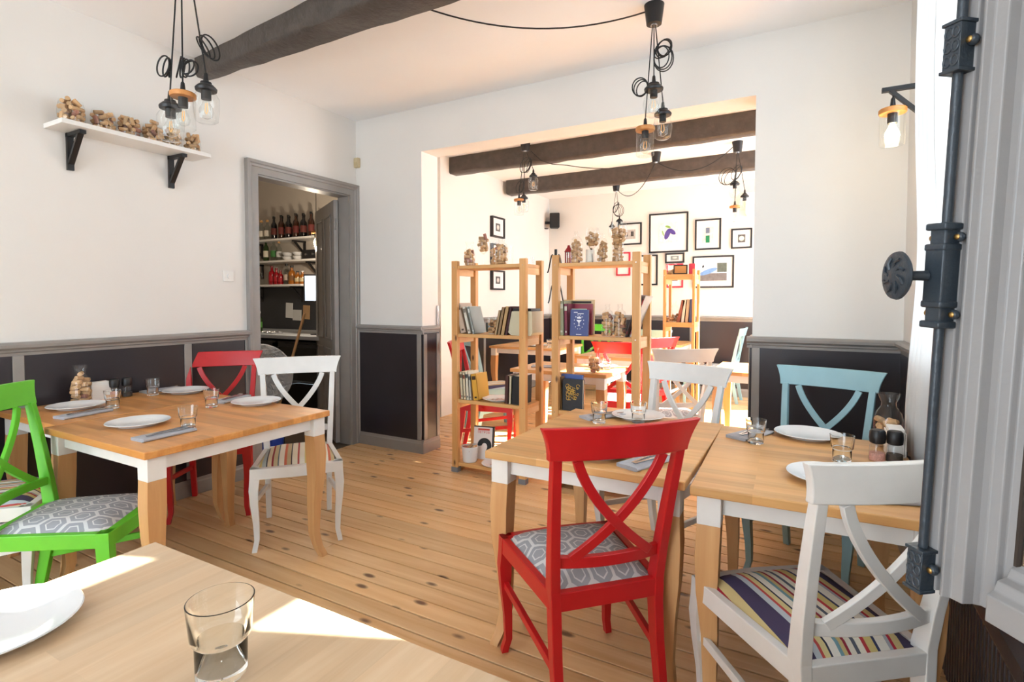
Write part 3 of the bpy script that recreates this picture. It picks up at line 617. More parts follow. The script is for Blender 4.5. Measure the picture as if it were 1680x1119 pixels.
# ------------------------------------------------------------------ corks and cork vessels
CORK = [MB().at(Matrix.Rotation(PI/2, 4, 'Y')).lathe([(.0105, -.0225), (.012, -.021), (.012, .021), (.0105, .0225)], 10).mesh('wine_cork', m, True) for m in (M_CORK, M_CORKR)]
def seg_d(p1, q1, p2, q2):
    d1, d2, r = q1-p1, q2-p2, p1-p2; a, e, f = d1.dot(d1), d2.dot(d2), d2.dot(r); c = d1.dot(r); b = d1.dot(d2); den = a*e-b*b
    s = max(0, min(1, (b*f-c*e)/den)) if den > 1e-12 else 0; t = (b*s+f)/e
    if t < 0: t = 0; s = max(0, min(1, -c/a))
    elif t > 1: t = 1; s = max(0, min(1, (b-c)/a))
    return ((p1+d1*s)-(p2+d2*t)).length
NCORK = [0]; EXTRA = []
def fill_corks(loc, rfun, z0, zmax, n, label, group, rnd, rc=.012, hl=.0225, scale=1.0, ring=.35):
    """drop corks one by one into a round vessel (rfun: inner radius at height) until n lie inside"""
    rc *= scale; hl *= scale; placed = []; e = hl-rc*.6
    for _ in range(n):
        best = None
        for tr in range(16):
            az, el = rnd.uniform(0, 2*PI), rnd.choice([rnd.uniform(-.25, .25), rnd.uniform(-.3, .3), rnd.uniform(-1.5, 1.5)])
            d = Vector((math.cos(az)*math.cos(el), math.sin(az)*math.cos(el), math.sin(el)))*e
            a2 = rnd.uniform(0, 2*PI); rr = math.sqrt(rnd.uniform(ring, 1))*rfun(z0+.03)
            z = z0+rc+abs(d.z); ok = None
            while z < zmax:
                lim = min(rfun(z+d.z), rfun(z-d.z))-rc*.9
                c = Vector((math.cos(a2)*rr, math.sin(a2)*rr, z))
                m = max((c+d).xy.length, (c-d).xy.length)
                if m > lim: c.xy *= max(0, 1-(m-lim)/max(1e-6, c.xy.length))
                if max((c+d).xy.length, (c-d).xy.length) <= lim+.001 and all(abs(p[0].z-z) > 2*(hl+rc) or seg_d(c-d, c+d, p[0]-p[1], p[0]+p[1]) > 1.86*rc for p in placed): ok = (c, d); break
                z += .004
            if ok and (best is None or ok[0].z < best[0].z): best = ok
        if best is None: break
        placed.append(best)
    for c, d in placed:
        if NCORK[0] >= 300: EXTRA.append(Matrix.Translation(Vector(loc)+c) @ d.to_track_quat('X', 'Z').to_matrix().to_4x4() @ Matrix.Scale(scale, 4)); continue
        o = bpy.data.objects.new('wine_cork', CORK[1 if rnd.random() < .1 else 0]); COL.objects.link(o)
        o.location = Vector(loc)+c; o.rotation_euler = d.to_track_quat('X', 'Z').to_euler(); o.scale = (scale,)*3
        tag(o, label, 'cork', group); NCORK[0] += 1
def lerp_profile(prof):
    def f(z):
        for (r0, z0), (r1, z1) in zip(prof, prof[1:]):
            if z0 <= z <= z1: return r0+(r1-r0)*((z-z0)/(z1-z0) if z1 > z0 else 0)
        return prof[-1][0] if z > prof[-1][1] else prof[0][0]
    return f
VES = {
 'jar':    [(.05, 0), (.062, .008), (.068, .05), (.064, .10), (.056, .125), (.057, .132)],
 'carafe': [(.040, 0), (.047, .006), (.048, .10), (.042, .125), (.026, .15), (.024, .165), (.038, .20)],
 'bottle': [(.036, 0), (.042, .008), (.042, .15), (.034, .175), (.017, .19), (.017, .225), (.02, .23)],
 'square': [(.052, 0), (.056, .008), (.056, .15), (.05, .175), (.03, .19), (.022, .20), (.03, .225)],
 'tube':   [(.018, 0), (.02, .005), (.02, .15)],
 'tumbler': [(.034, 0), (.038, .008), (.042, .11)],
}
VM = {}
def vessel(kind, loc, label, n, seed, corks_label, corks_group, sc=1.0, fillz=.8, cat='jar', cs=1.0):
    prof = [(r*sc, z*sc) for r, z in VES[kind]]; key = (kind, sc)
    if key not in VM: VM[key] = MB().lathe(prof, 24, cap1=False).mesh('cork_'+kind, M_GLASS, True)
    o = bpy.data.objects.new('glass_'+kind, VM[key]); COL.objects.link(o); o.location = loc; tag(o, label, cat)
    fill_corks(loc, lerp_profile(prof), .003, prof[-1][1]*fillz, n, corks_label, corks_group, random.Random(seed), scale=cs)
    return o
GOB = [(.034, 0), (.03, .004), (.006, .012), (.005, .085), (.012, .095), (.04, .125), (.05, .165), (.042, .215), (.038, .23)]
def goblet(loc, label, n, seed, cl, cg, sc=1.0):
    t = thing('wine_goblet', label, 'goblet', loc); P_ = [(r*sc, z*sc) for r, z in GOB]
    MB().lathe(P_[:5], 20).build('foot_and_stem', M_GLASS, t, True); MB().lathe(P_[4:], 24, cap1=False).build('bowl', M_GLASS, t, True)
    inner = [(r, z-P_[4][1]) for r, z in P_[4:]]
    fill_corks((loc[0], loc[1], loc[2]+P_[4][1]), lerp_profile(inner), .014*sc, inner[-1][1]*1.05, n, cl, cg, random.Random(seed), ring=.1)

# wall shelf with six jars
wall_shelf('wall_shelf', 'white wall shelf on two black brackets carrying six jars of corks', XA+.0, XA+.215, 1.385, 2.21, 2.340, .026, M_OFFW, [(XA, 1.50), (XA, 2.06)], (1, 0), .17, .21, .032)
OR = ['leftmost', 'second', 'third', 'fourth', 'fifth', 'rightmost']
for i, (yy, n) in enumerate(((1.467, 27), (1.622, 24), (1.758, 24), (1.894, 24), (2.012, 18), (2.138, 21))):
    lb = OR[i] if i in (0, 5) else OR[i]+' from the left'
    vessel('jar', (XA+.12, yy, 2.341), 'open glass jar of corks, %s on the white wall shelf' % lb, n, 40+i, 'wine cork in the %s jar on the wall shelf' % OR[i], 'corks in the %s wall shelf jar' % OR[i], sc=[.96, .92, .9, .88, .80, .80][i], fillz=1.2)
# fittings on the left wall
sw = thing('light_switch', 'white square dimmer switch on the left wall', 'switch', (XA, 2.456, 1.535)); MB().box(0, .009, -.04, .04, -.04, .04).build('plate', M_OFFW, sw, bevel=.003)
MB().lathe([(.017, 0), (.015, .012)], 18).build('dial', M_OFFW, sw, True).matrix_local = Matrix.Translation((.009, 0, 0)) @ Matrix.Rotation(PI/2, 4, 'Y')
th = thing('motion_sensor', 'small cream motion sensor high on the left of the middle wall', 'sensor', (XA+.03, YB, 2.64)); MB().box(-.027, .027, -.035, 0, -.045, .045).build('case', paint('aged_cream_plastic', (206, 188, 150), .5), th, bevel=.006)
MB().box(-.018, .018, -.038, -.035, -.03, .005).build('lens', paint('sensor_lens', (196, 176, 136), .35), th)
# ------------------------------------------------------------------ tables
TT = .775
def sq(x, y, z, w, dx=0, dy=0): h = w/2; return [(x-h+dx, y-h+dy, z), (x+h+dx, y-h+dy, z), (x+h+dx, y+h+dy, z), (x-h+dx, y+h+dy, z)]
def table(loc, wx, wy, rz, label, top_mat, leg_mat=None, th=.03):
    t = thing('dining_table', label, 'table', loc, rz); hx, hy = wx/2, wy/2
    MB().box(-hx, hx, -hy, hy, TT-th, TT).build('tabletop', top_mat, t, bevel=.004)
    lm = leg_mat or M_LEG; ins = .055; ap = .062
    for sx in (-1, 1):
        MB().box(sx*(hx-ins)-.011, sx*(hx-ins)+.011, -hy+ins+.03, hy-ins-.03, TT-th-ap, TT-th).build('apron', M_WHITE, t, bevel=.002)
    for sy in (-1, 1):
        MB().box(-hx+ins+.03, hx-ins-.03, sy*(hy-ins)-.011, sy*(hy-ins)+.011, TT-th-ap, TT-th).build('apron', M_WHITE, t, bevel=.002)
    for sx in (-1, 1):
        for sy in (-1, 1):
            x, y = sx*(hx-ins), sy*(hy-ins)
            z1 = TT-th-.095
            prof = [(z1, .070, 0), (z1-.10, .072, .004), (z1-.22, .064, .004), (z1-.36, .050, -.004), (.13, .040, -.006), (.05, .036, .008), (.012, .036, .022), (0, .034, .024)]
            L_ = MB().loft([sq(x+sx*o, y+sy*o, z, w) for z, w, o in prof]).build('leg', lm, t, True, ang=50)
            MB().box(x-.036, x+.036, y-.036, y+.036, z1, TT-th).build('painted_block', M_WHITE, L_, bevel=.002)
    return t
table((-2.635, 1.555, 0), .85, .91, 0, 'honey wood dining table with white apron beside the red and white chairs at left', M_HONEY)
table((-3.385, 1.585, 0), .64, .88, 0, 'honey wood dining table pushed against the charcoal left wall', M_HONEY)
table((-.713, 2.225, 0), .755, .93, 0, 'honey wood dining table in front of the red chair at centre', M_HONEY2)
table((.008, 2.205, 0), .672, .92, math.radians(1.5), 'honey wood dining table at right in front of the blue chair', M_HONEY2)
table((-.80, .205, 0), 1.15, 1.0, 0, 'pale wood dining table in the bottom left foreground', M_PALE)
# back room tables
table((-1.80, 4.32, 0), .86, .62, 0, 'wood table just behind the two tall bookshelves', M_HONEY2)
table((-1.75, 5.75, 0), .80, .95, 0, 'wood table in the middle of the back room by the red chair', M_HONEY2)
table((-3.1, 6.30, 0), .95, .85, 0, 'wood table against the left wall of the back room', M_HONEY2)
table((-.30, 5.05, 0), .80, .75, 0, 'sunlit wood table at right in the back room', M_HONEY2)
table((-1.85, 7.55, 0), .85, .8, 0, 'wood table at the far wall under the pictures', M_HONEY2)

# ------------------------------------------------------------------ chairs
def back_y(z):  # rear face line of the back posts
    return -.205 if z <= .44 else -.205-.105*((z-.44)/.54)**1.25
def make_chair_meshes():
    m = {}
    # seat frame: four rails, side rails tapering to the back
    def seat():
        mb = MB(); z0, z1 = .396, .455
        mb.prism([(-.238, .207), (.238, .207), (.238, .235), (0, .25), (-.238, .235)], z0, z1)
        mb.prism([(-.185, -.23), (.185, -.23), (.185, -.202), (-.185, -.202)], z0, z1)
        for s in (-1, 1): mb.prism([(s*.238, .21), (s*.210, .21), (s*.168, -.21), (s*.196, -.21)], z0, z1)
        return mb
    m['seat_frame'] = (seat(), .003, False)
    cu = MB(); N = 14; secs = []
    vs_ = []; fs_ = []
    for j in range(N+1):
        v = -1+2*j/N; y = .212*v; hw = .212-.021+.021*v
        for i in range(N+1):
            u = -1+2*i/N; k = max(0, (1-abs(u)**5)*(1-abs(v)**5)); vs_.append((hw*u, y+.006, .448+.042*k**.8))
    for j in range(N):
        for i in range(N): fs_.append((j*(N+1)+i, j*(N+1)+i+1, (j+1)*(N+1)+i+1, (j+1)*(N+1)+i))
    cu._add(vs_, fs_)
    o = len(cu.v); ring = [i for i in range(N+1)]+[(j+1)*(N+1)+N for j in range(N)]+[N*(N+1)+i for i in range(N-1, -1, -1)]+[j*(N+1) for j in range(N-1, 0, -1)]
    low = [(vs_[i][0], vs_[i][1], .435) for i in ring]; cu.v += low
    n = len(ring)
    for i in range(n): cu.f.append((ring[i], o+i, o+(i+1) % n, ring[(i+1) % n]))
    cu.f.append(tuple(o+i for i in range(n)))
    m['seat_cushion'] = (cu, 0, True)
    for s, nm in ((-1, 'fl'), (1, 'fr')):
        pr = [(.455, .046, 0), (.40, .048, .001), (.34, .046, .006), (.26, .038, .004), (.15, .030, -.004), (.06, .026, -.006), (.015, .026, .004), (0, .025, .006)]
        m['leg_'+nm] = (MB().loft([sq(s*(.214+o_), .211+o_, z, w) for z, w, o_ in pr]), 0, True)
    for s, nm in ((-1, 'rl'), (1, 'rr')):
        secs = []
        for z, yo, w, d in ((0, -.27, .030, .036), (.1, -.248, .031, .040), (.25, -.220, .032, .046), (.38, -.208, .033, .050), (.46, -.206, .033, .050), (.56, back_y(.56), .033, .044), (.70, back_y(.70), .032, .038), (.82, back_y(.82), .031, .034), (.90, back_y(.90), .03, .03)):
            x = s*(.178+.028*max(0, z-.4)/.5); secs.append([(x-w/2, yo-d/2, z), (x+w/2, yo-d/2, z), (x+w/2, yo+d/2, z), (x-w/2, yo+d/2, z)])
        m['post_'+nm] = (MB().loft(secs), .003, False)
    # crest rail: flared ends, bowed back in the middle
    z0, z1, n, r_ = .892, .995, 16, 6; th = .024
    front = []; back = []
    for j in range(r_+1):
        f = j/r_; z = z0+(z1-z0)*f; hw = .232+.03*f**1.8
        for i in range(n+1):
            u = -1+2*i/n; bow = -.032*(1-u*u); yb = back_y(z)
            front.append((hw*u, yb+bow+th/2, z)); back.append((hw*u, yb+bow-th/2, z))
    mb = MB(); C_ = n+1; K = len(front); mb.v = front+back
    for j in range(r_):
        for i in range(n):
            a = j*C_+i; mb.f.append((a, a+1, a+1+C_, a+C_)); b = K+a; mb.f.append((b, b+C_, b+1+C_, b+1))
    for i in range(n):
        mb.f.append((i, K+i, K+i+1, i+1)); a = r_*C_+i; mb.f.append((a, a+1, K+a+1, K+a))
    for j in range(r_):
        a = j*C_; mb.f.append((a, a+C_, K+a+C_, K+a)); a = j*C_+n; mb.f.append((a, K+a, K+a+C_, a+C_))
    m['crest_rail'] = (mb, .0035, True)
    zl = .552
    pts = [(x, back_y(zl)-.026*(1-(x/.17)**2), zl) for x in [(-.178+.356*i/10) for i in range(11)]]
    m['lower_back_rail'] = (MB().bar(pts, .022, .036, (0, 1, 0)), .003, True)
    for s, nm in ((-1, 'a'), (1, 'b')):
        P_ = []
        for i in range(15):
            f = i/14; z = .89-(.89-.562)*f
            x = s*(.144-.278*(f**1.9*.62+f*.38)); bow = -.030*(1-(x/.2)**2)
            P_.append((x, back_y(z)+bow*.9+s*.0016, z))
        m['strap_'+nm] = (MB().bar(P_, .016, .030, (0, 1, 0)), .002, True)
    for s, nm in ((-1, 'l'), (1, 'r')):
        m['stretch_'+nm] = (MB().bar([(s*.218, .205, .27), (s*.182, -.228, .215)], .018, .028, (1, 0, 0)), .002, False)
    return m
CM = make_chair_meshes(); CMESH = {}
PNAME = {'leg_fl': 'leg', 'leg_fr': 'leg', 'post_rl': 'back_post', 'post_rr': 'back_post', 'strap_a': 'cross_strap', 'strap_b': 'cross_strap', 'stretch_l': 'stretcher', 'stretch_r': 'stretcher'}
def chair(x, y, facing, mat, fabric, label, sc=1.0):
    t = thing('cross_back_chair', label, 'chair', (x, y, 0), math.atan2(facing[1], facing[0])-PI/2, 'cross-back dining chairs')
    for k_, (mb, bv, sm) in CM.items():
        mt = fabric if k_ == 'seat_cushion' else mat; key = (k_, mt.name); nm = PNAME.get(k_, k_)
        if key not in CMESH: CMESH[key] = mb.mesh(nm, mt, sm, 40)
        o = bpy.data.objects.new(nm, CMESH[key]); COL.objects.link(o); o.parent = t
        if bv:
            b = o.modifiers.new('bevel', 'BEVEL'); b.width = bv; b.segments = 2; b.limit_method = 'ANGLE'; b.angle_limit = math.radians(40)
    t.scale = (sc,)*3
    return t
chair(-.698, 1.772, (-.711, .703), M_RED, M_HEX, 'bright red cross-back chair with grey hexagon seat in the centre foreground')
chair(.012, 1.772, (-.62, .785), M_WHITE, M_STRIPE, 'white cross-back chair with striped seat beside the open window')
chair(-2.69, 1.075, (.774, .633), M_GREEN, M_HEX, 'green cross-back chair with grey hexagon seat at the left edge')
chair(-3.30, .98, (.62, .78), M_WHITE, M_STRIPE, 'white chair with striped seat behind the green chair at the left wall')
chair(-3.386, 2.114, (.741, -.672), M_RED, M_HEX, 'dark red cross-back chair against the left wall by the door')
chair(-2.612, 2.133, (.762, -.648), M_WHITE, M_STRIPE2, 'white cross-back chair with warm striped seat in front of the doorway')
chair(.022, 3.025, (-.266, -.964), M_BLUE, M_HEX, 'light blue cross-back chair against the charcoal panel at right')
chair(-.685, 2.84, (-.311, -.951), M_WHITE, M_HEX, 'white cross-back chair behind the centre table, facing the red chair')
# back room chairs
chair(-2.50, 4.12, (.93, .36), M_RED, M_STRIPE, 'red chair seen sideways through the left bookshelf')
chair(-2.88, 4.86, (.6, .80), M_BLUE, M_STRIPE, 'pale blue chair behind the red one at the back room left wall')
chair(-.98, 4.42, (-.55, .8), M_WHITE, M_HEX, 'sunlit white chair behind the right bookshelf')
chair(-1.47, 4.86, (-.15, 1), M_RED, M_HEX, 'red chair with its back to the camera at the middle back room table')
chair(-1.53, 5.47, (-.8, .5), M_RED, M_HEX, 'red chair partly hidden behind the slim bookshelf')
chair(-2.75, 7.45, (.2, -1), M_GREEN, M_HEX, 'green chair far back at the middle back room table')
chair(-1.05, 7.72, (-1, .05), M_BLUE, M_HEX, 'blue chair seen in profile at right in the back room')
chair(-1.62, 6.95, (.2, 1), M_BLUE, M_HEX, 'blue chair tucked in at the far wall table')

# ------------------------------------------------------------------ tableware
TUM = [(.0285, .0), (.030, .002), (.031, .046), (.0345, .05), (.036, .054), (.040, .098), (.0385, .0985), (.0345, .056), (.0295, .048), (.0285, .012), (0.001, .011)]
def real_glass():
    m, nt, b = newmat('solid_glass'); b.inputs['Transmission Weight'].default_value = 1; b.inputs['Roughness'].default_value = 0; b.inputs['IOR'].default_value = 1.47; b.inputs['Base Color'].default_value = (.97, .985, .98, 1); return m
TUMM = MB().lathe([(0.001, .0)]+TUM, 32, cap0=False, cap1=False).mesh('water_glass', real_glass(), True)
def tumbler(x, y, label, z=TT, sc=1.0, mesh=None):
    o = bpy.data.objects.new('water_glass', mesh or TUMM); COL.objects.link(o); o.location = (x, y, z+.0005); o.scale = (sc,)*3; return tag(o, label, 'glass', 'water glasses')
PLT = [(.001, .004), (.07, .004), (.074, 0), (.082, 0), (.088, .007), (.128, .017), (.130, .019), (.128, .021), (.09, .012), (.082, .0085), (.001, .008)]
PLM = MB().lathe(PLT, 48, cap0=False, cap1=False).mesh('dinner_plate', M_PORC, True)
def plate(x, y, label, z=TT, sc=1.0):
    o = bpy.data.objects.new('dinner_plate', PLM); COL.objects.link(o); o.location = (x, y, z+.0005); o.scale = (sc,)*3; return tag(o, label, 'plate', 'white dinner plates')
# napkin: folded cloth, four layers
nb = MB()
for i in range(4): nb.prism([(-.115+.002*i, -.042), (.115-.003*i, -.042+.001*i), (.114-.001*i, .042-.0015*i), (-.113, .042)], .0032*i, .0032*i+.0029)
nb.loft([[(x, -.042-.007*math.cos(a), .0064+.0064*math.sin(a)) for a in [PI/2*k/3 for k in range(-3, 4)]] for x in (-.113, .112)])
NPM = nb.mesh('folded_napkin', M_NAPKIN, False)
def fork_mesh():
    mb = MB(); mb.bar([(-.095, 0, .002), (-.04, 0, .004), (.02, 0, .003)], .009, .0022, (0, 1, 0))
    mb.prism([(.018, -.004), (.03, -.011), (.055, -.0115), (.055, .0115), (.03, .011), (.018, .004)], .0016, .0034)
    for k in range(4): mb.bar([(.054, -.0098+.0065*k, .0025), (.075, -.0098+.0065*k, .001), (.098, -.0095+.0063*k, .004)], .003, .0018, (0, 1, 0))
    return mb.mesh('fork', M_STEEL, False)
def knife_mesh():
    mb = MB(); mb.bar([(-.1, 0, .0025), (0, 0, .003)], .011, .004, (0, 1, 0)); mb.prism([(0, -.005), (.06, -.009), (.095, -.007), (.108, .004), (0, .005)], .0018, .003); return mb.mesh('knife', M_STEEL, False)
FKM, KNM = fork_mesh(), knife_mesh()
def napkin_set(a, b, where, knife=True):
    """a, b: ends of the folded napkin on the table"""
    A, B = Vector(a), Vector(b); c = (A+B)/2; rz = math.atan2(B.y-A.y, B.x-A.x)
    o = bpy.data.objects.new('folded_napkin', NPM); COL.objects.link(o); o.location = (c.x, c.y, TT+.0005); o.rotation_euler = (0, 0, rz); tag(o, 'folded grey linen napkin '+where, 'napkin', 'folded napkins')
    n = Vector((-math.sin(rz), math.cos(rz))); d_ = Vector((math.cos(rz), math.sin(rz)))
    for me, off, nm, r_ in ((FKM, .012, 'fork', .10), (KNM, -.014, 'knife', -.04)):
        if nm == 'knife' and not knife: continue
        o = bpy.data.objects.new(nm, me); COL.objects.link(o); q = c.xy+n*off+d_*.02; o.location = (q.x, q.y, TT+.0135); o.rotation_euler = (0, 0, rz+r_); tag(o, 'steel '+nm+' on the napkin '+where, nm, nm+'s on napkins')
s97 = .97
def q97(x, y): return (x*s97, y*s97)
tumbler(*q97(-3.373, 1.524), 'water glass between the cork carafe and the near plates on the wall table')
tumbler(*q97(-3.62, 1.86), 'water glass beside the far plate on the wall table')
tumbler(*q97(-2.928, 1.811), 'water glass before the red chair on the left table')
tumbler(*q97(-2.547, 1.461), 'water glass nearest the corner of the left table')
plate(*q97(-3.56, 1.43), 'white plate beside the cork carafe on the wall table'); plate(*q97(-2.82, 1.381), 'white plate near the front edge of the left table')
plate(*q97(-3.54, 2.02), 'white plate at the far end of the wall table'); plate(*q97(-2.80, 2.0), 'white plate in front of the warm striped chair')
napkin_set(q97(-3.297, 1.221), q97(-3.336, 1.507), 'beside the plate on the wall table'); napkin_set(q97(-2.49, 1.215), q97(-2.50, 1.44), 'at the front corner of the left table')
napkin_set(q97(-3.74, 1.88), q97(-3.76, 2.08), 'at the far end of the wall table', False); napkin_set(q97(-3.0, 1.90), q97(-3.07, 2.1), 'between glass and plate before the doorway')
vessel('carafe', (-3.61, 1.475, TT+.001), 'glass carafe of corks on the wall table at left', 22, 90, 'wine cork in the carafe on the left wall table', 'corks in the wall table carafe', fillz=.78, sc=1.06, cat='carafe')
def napkin_holder(x, y, rz, label):
    t = thing('napkin_holder', label, 'napkin holder', (x, y, TT), rz); MB().box(-.05, .05, -.03, .03, 0, .006).box(-.05, .05, -.03, -.026, .006, .09).box(-.05, .05, .026, .03, .006, .09).build('holder', M_OFFW, t, bevel=.001)
    MB().box(-.048, .048, -.025, .025, .007, .105).build('paper_napkins', paint('paper_napkin', (238, 236, 232), .9), t, bevel=.004)
M_SALT = paint('pink_salt', (214, 160, 146), .9, .25, 300); M_PEPPER = paint('peppercorns', (60, 52, 46), .8, .6, 400)
def mill(x, y, fillm, label):
    t = thing('spice_mill', label, 'mill', (x, y, TT)); MB().lathe([(.027, 0), (.028, .004), (.024, .055), (.02, .066)], 20).build('glass_body', M_GLASS, t, True)
    MB().lathe([(.0255, .003), (.025, .03)], 18).build('contents', fillm, t, True); MB().lathe([(.019, .064), (.025, .068), (.027, .085), (.025, .108), (.02, .114), (.001, .114)], 20).build('grinder_cap', M_BLACK, t, True)
napkin_holder(-3.64, 1.575, PI/2, 'white napkin holder on the wall table at left')
mill(-3.605, 1.64, M_SALT, 'black capped salt mill left of its twin on the wall table'); mill(-3.60, 1.705, M_PEPPER, 'black capped pepper mill right of its twin on the wall table')
# right tables
tumbler(*q97(-.887, 2.498), 'water glass behind the crest of the centre red chair'); tumbler(*q97(-.721, 2.60), 'water glass standing before the plate on the centre table')
plate(*q97(-.75, 2.70), 'white plate at the far side of the centre table'); plate(-.68, 1.93, 'white plate hidden behind the red chair crest')
napkin_set(q97(-.977, 2.541), q97(-.86, 2.73), 'under the glass on the centre table'); napkin_set(q97(-.553, 1.87), q97(-.475, 2.06), 'right of the red chair back on the centre table')
tumbler(*q97(-.182, 2.465), 'water glass with a napkin behind it at the left of the right table'); tumbler(*q97(.122, 2.331), 'low water glass between two plates on the right table')
napkin_set((-.25, 2.43), (-.17, 2.60), 'behind the glass at the left of the right table'); plate(*q97(.01, 2.69), 'white plate before the blue chair'); plate(.075, 2.02, 'white plate behind the crest of the near white chair')
mill(.232, 2.345, M_SALT, 'pink salt mill on the right table'); mill(.285, 2.35, M_PEPPER, 'black pepper mill on the right table')
napkin_holder(.30, 2.475, PI/2, 'white napkin holder beside the mills on the right table')
napkin_set((.12, 1.86), (.30, 1.93), 'beyond the near white chair on the right table')
vessel('carafe', (.292, 2.60, TT+.001), 'glass carafe of corks before the blue chair on the right table', 16, 91, 'wine cork in the carafe on the right table', 'corks in the right table carafe', sc=1.06, fillz=.78, cat='carafe')
# foreground table
FGM = MB().lathe([(0.001, .0)]+TUM, 48, cap0=False, cap1=False).mesh('water_glass', TUMM.materials[0], True)
tumbler(-.793, .499, 'large clear water glass on the pale foreground table', sc=1.22, mesh=FGM)
plate(-1.245, .365, 'white plate at the bottom left on the pale foreground table', sc=1.0)
# back room tableware
vessel('carafe', (-1.50, 4.10, TT+.001), 'small carafe of corks on the table behind the bookshelves', 16, 92, 'wine cork in the carafe behind the bookshelves', 'corks in the back table carafe', fillz=.78, cat='carafe')
tumbler(-1.47, 4.32, 'water glass on the table behind the bookshelves'); plate(-1.46, 4.2+.0, 'white plate on the table behind the bookshelves') if False else plate(-1.28+-.26, 4.46, 'white plate on the table behind the bookshelves', sc=.9)
plate(-1.62, 5.8, 'white plate on the middle back room table'); plate(-3.0, 6.1, 'white plate on the back room left table'); tumbler(-2.8, 6.05, 'water glass on the back room left table')
napkin_set((-2.1, 4.2), (-1.9, 4.25), 'on the table behind the left bookshelf', False)
# ------------------------------------------------------------------ bookshelves
M_CAP = paint('grey_rubber', (120, 122, 126), .7)
def tower(loc, w, d, h, shelves, label, post=.052, rails=True, pm=None, th=.026):
    t = thing('bookshelf', label, 'bookshelf', loc); hw, hd = w/2, d/2; pd = .04; pm = pm or M_PINE
    for sx in (-1, 1):
        for sy in (-1, 1):
            p = MB().box(sx*hw-(post if sx > 0 else 0), sx*hw+(0 if sx > 0 else post), sy*hd-(pd if sy > 0 else 0), sy*hd+(0 if sy > 0 else pd), .03, h).build('post', pm, t, bevel=.003)
            MB().box(sx*hw-(post+.004 if sx > 0 else .004), sx*hw+(.004 if sx > 0 else post+.004), sy*hd-(pd+.004 if sy > 0 else .004), sy*hd+(.004 if sy > 0 else pd+.004), 0, .038).build('foot_cap', M_CAP, p)
    for z in shelves:
        MB().box(-hw+post*.3, hw-post*.3, -hd+.012, hd-.012, z-th, z).build('shelf_board', M_PINEX, t, bevel=.002)
        if rails:
            for sx in (-1, 1):
                MB().box(sx*(hw-post*.5)-.01, sx*(hw-post*.5)+.01, -hd+pd, hd-pd, z-th-.05, z-th).build('side_rail', M_PINEY, t, bevel=.002)
                for yy in (-hd+.0,): MB().lathe([(.003, 0), (.003, .003)], 8).build('screw', M_STEEL, t).matrix_local = Matrix.Translation((sx*(hw-post*.5), yy, z-.012)) @ Matrix.Rotation(PI/2, 4, 'X')
    return t
Z1 = [.075, .577, 1.096, 1.628]
tower((-2.125, 3.62, 0), .655, .31, 1.665, Z1, 'tall pine bookshelf left of the gap, with books and cork jars')
tower((-1.285, 3.65, 0), .635, .31, 1.68, [.075, .57, 1.108, 1.622], 'tall pine bookshelf right of the gap, with the blue book')
tower((-1.17, 5.85, 0), .32, .30, 1.68, [.12, .62, 1.13, 1.63], 'slim sunlit pine bookshelf in the back room', post=.026, th=.05)
def book(loc, w, d, h, col, label, lean=0.0, rz=0.0, page=(232, 224, 208), group=None, deco=None, soft=False):
    """w: thickness along x, d: depth along y (spine faces -y)"""
    t = thing('book', label, 'book', loc, rz, group); c = paint('book_%d_%d_%d' % col, col, .55); ct_ = .003
    root = t
    M_ = Matrix.Rotation(lean, 4, 'Y')
    cv = MB().at(M_).box(0, ct_, 0, d, 0, h).box(w-ct_, w, 0, d, 0, h).box(0, w, 0, ct_, 0, h).build('cover', c, t)
    MB().at(M_).box(ct_, w-ct_, ct_, d-.004, .004, h-.004).build('pages', paint('pages_%d' % page[0], page, .9), t)
    if deco:
        pm_ = paint('print_%d_%d_%d' % deco, deco, .6)
        MB().at(M_).box(w*.15, w*.85, -.0006, 0, h*.78, h*.92).build('spine_print', pm_, t); MB().at(M_).box(w*.3, w*.7, -.0006, 0, h*.08, h*.14).build('spine_print', pm_, t)
    return t
yb = 3.485
# left bookshelf, upper middle shelf: three leaning left, a jar, then a row leaning right and a cream holder
for i, (x, w, h, c, dc, lb) in enumerate(((-2.385, .05, .235, (196, 172, 150), (90, 70, 60), 'thick tan book leaning left on the upper shelf of the left bookshelf'), (-2.318, .028, .215, (222, 214, 198), (120, 110, 100), 'slim cream book leaning left next to the thick tan one'), (-2.275, .022, .215, (150, 156, 150), (220, 220, 214), 'slim grey-green book leaning left, third on the upper shelf'))):
    book((x, yb+.01, 1.097), w, .17, h, c, lb, -.26, deco=dc)
vessel('tumbler', (-2.145, 3.60, 1.097), 'wide glass tumbler of corks among the books of the left bookshelf', 14, 93, 'wine cork in the tumbler on the left bookshelf', 'corks in the bookshelf tumbler', sc=1.2)
for i, (x, w, h, c, lb) in enumerate(((-2.085, .02, .19, (178, 148, 108), 'brown book leaning right, first of the row beside the cork tumbler'), (-2.06, .024, .215, (150, 120, 84), 'dark tan book leaning right, second of the row'), (-2.03, .03, .22, (186, 150, 100), 'ochre book leaning right, third of the row'), (-1.995, .022, .22, (66, 26, 28), 'dark maroon book leaning right before the cream holder'))):
    book((x, yb+.02, 1.097), w, .17, h, c, lb, .2)
ch = thing('magazine_holder', 'cream curved magazine holder behind the right post of the left bookshelf', 'magazine holder', (-1.90, 3.62, 1.097))
MB().loft([[(-.055+.012*math.cos(PI+a), y_, .02+.02*math.sin(a)) for a in (0, .5, 1.0)]+[(-.055, y_, .18), (-.05, y_, .18), (.13, y_, .18), (.135, y_, .02), (.12, y_, 0), (-.04, y_, 0)] for y_ in (-.11, .08)]).build('shell', paint('cream_plastic', (206, 198, 168), .45), ch, True)
MB().box(-.045, .12, -.1, .06, .181, .20).build('papers', M_BLACK, ch)
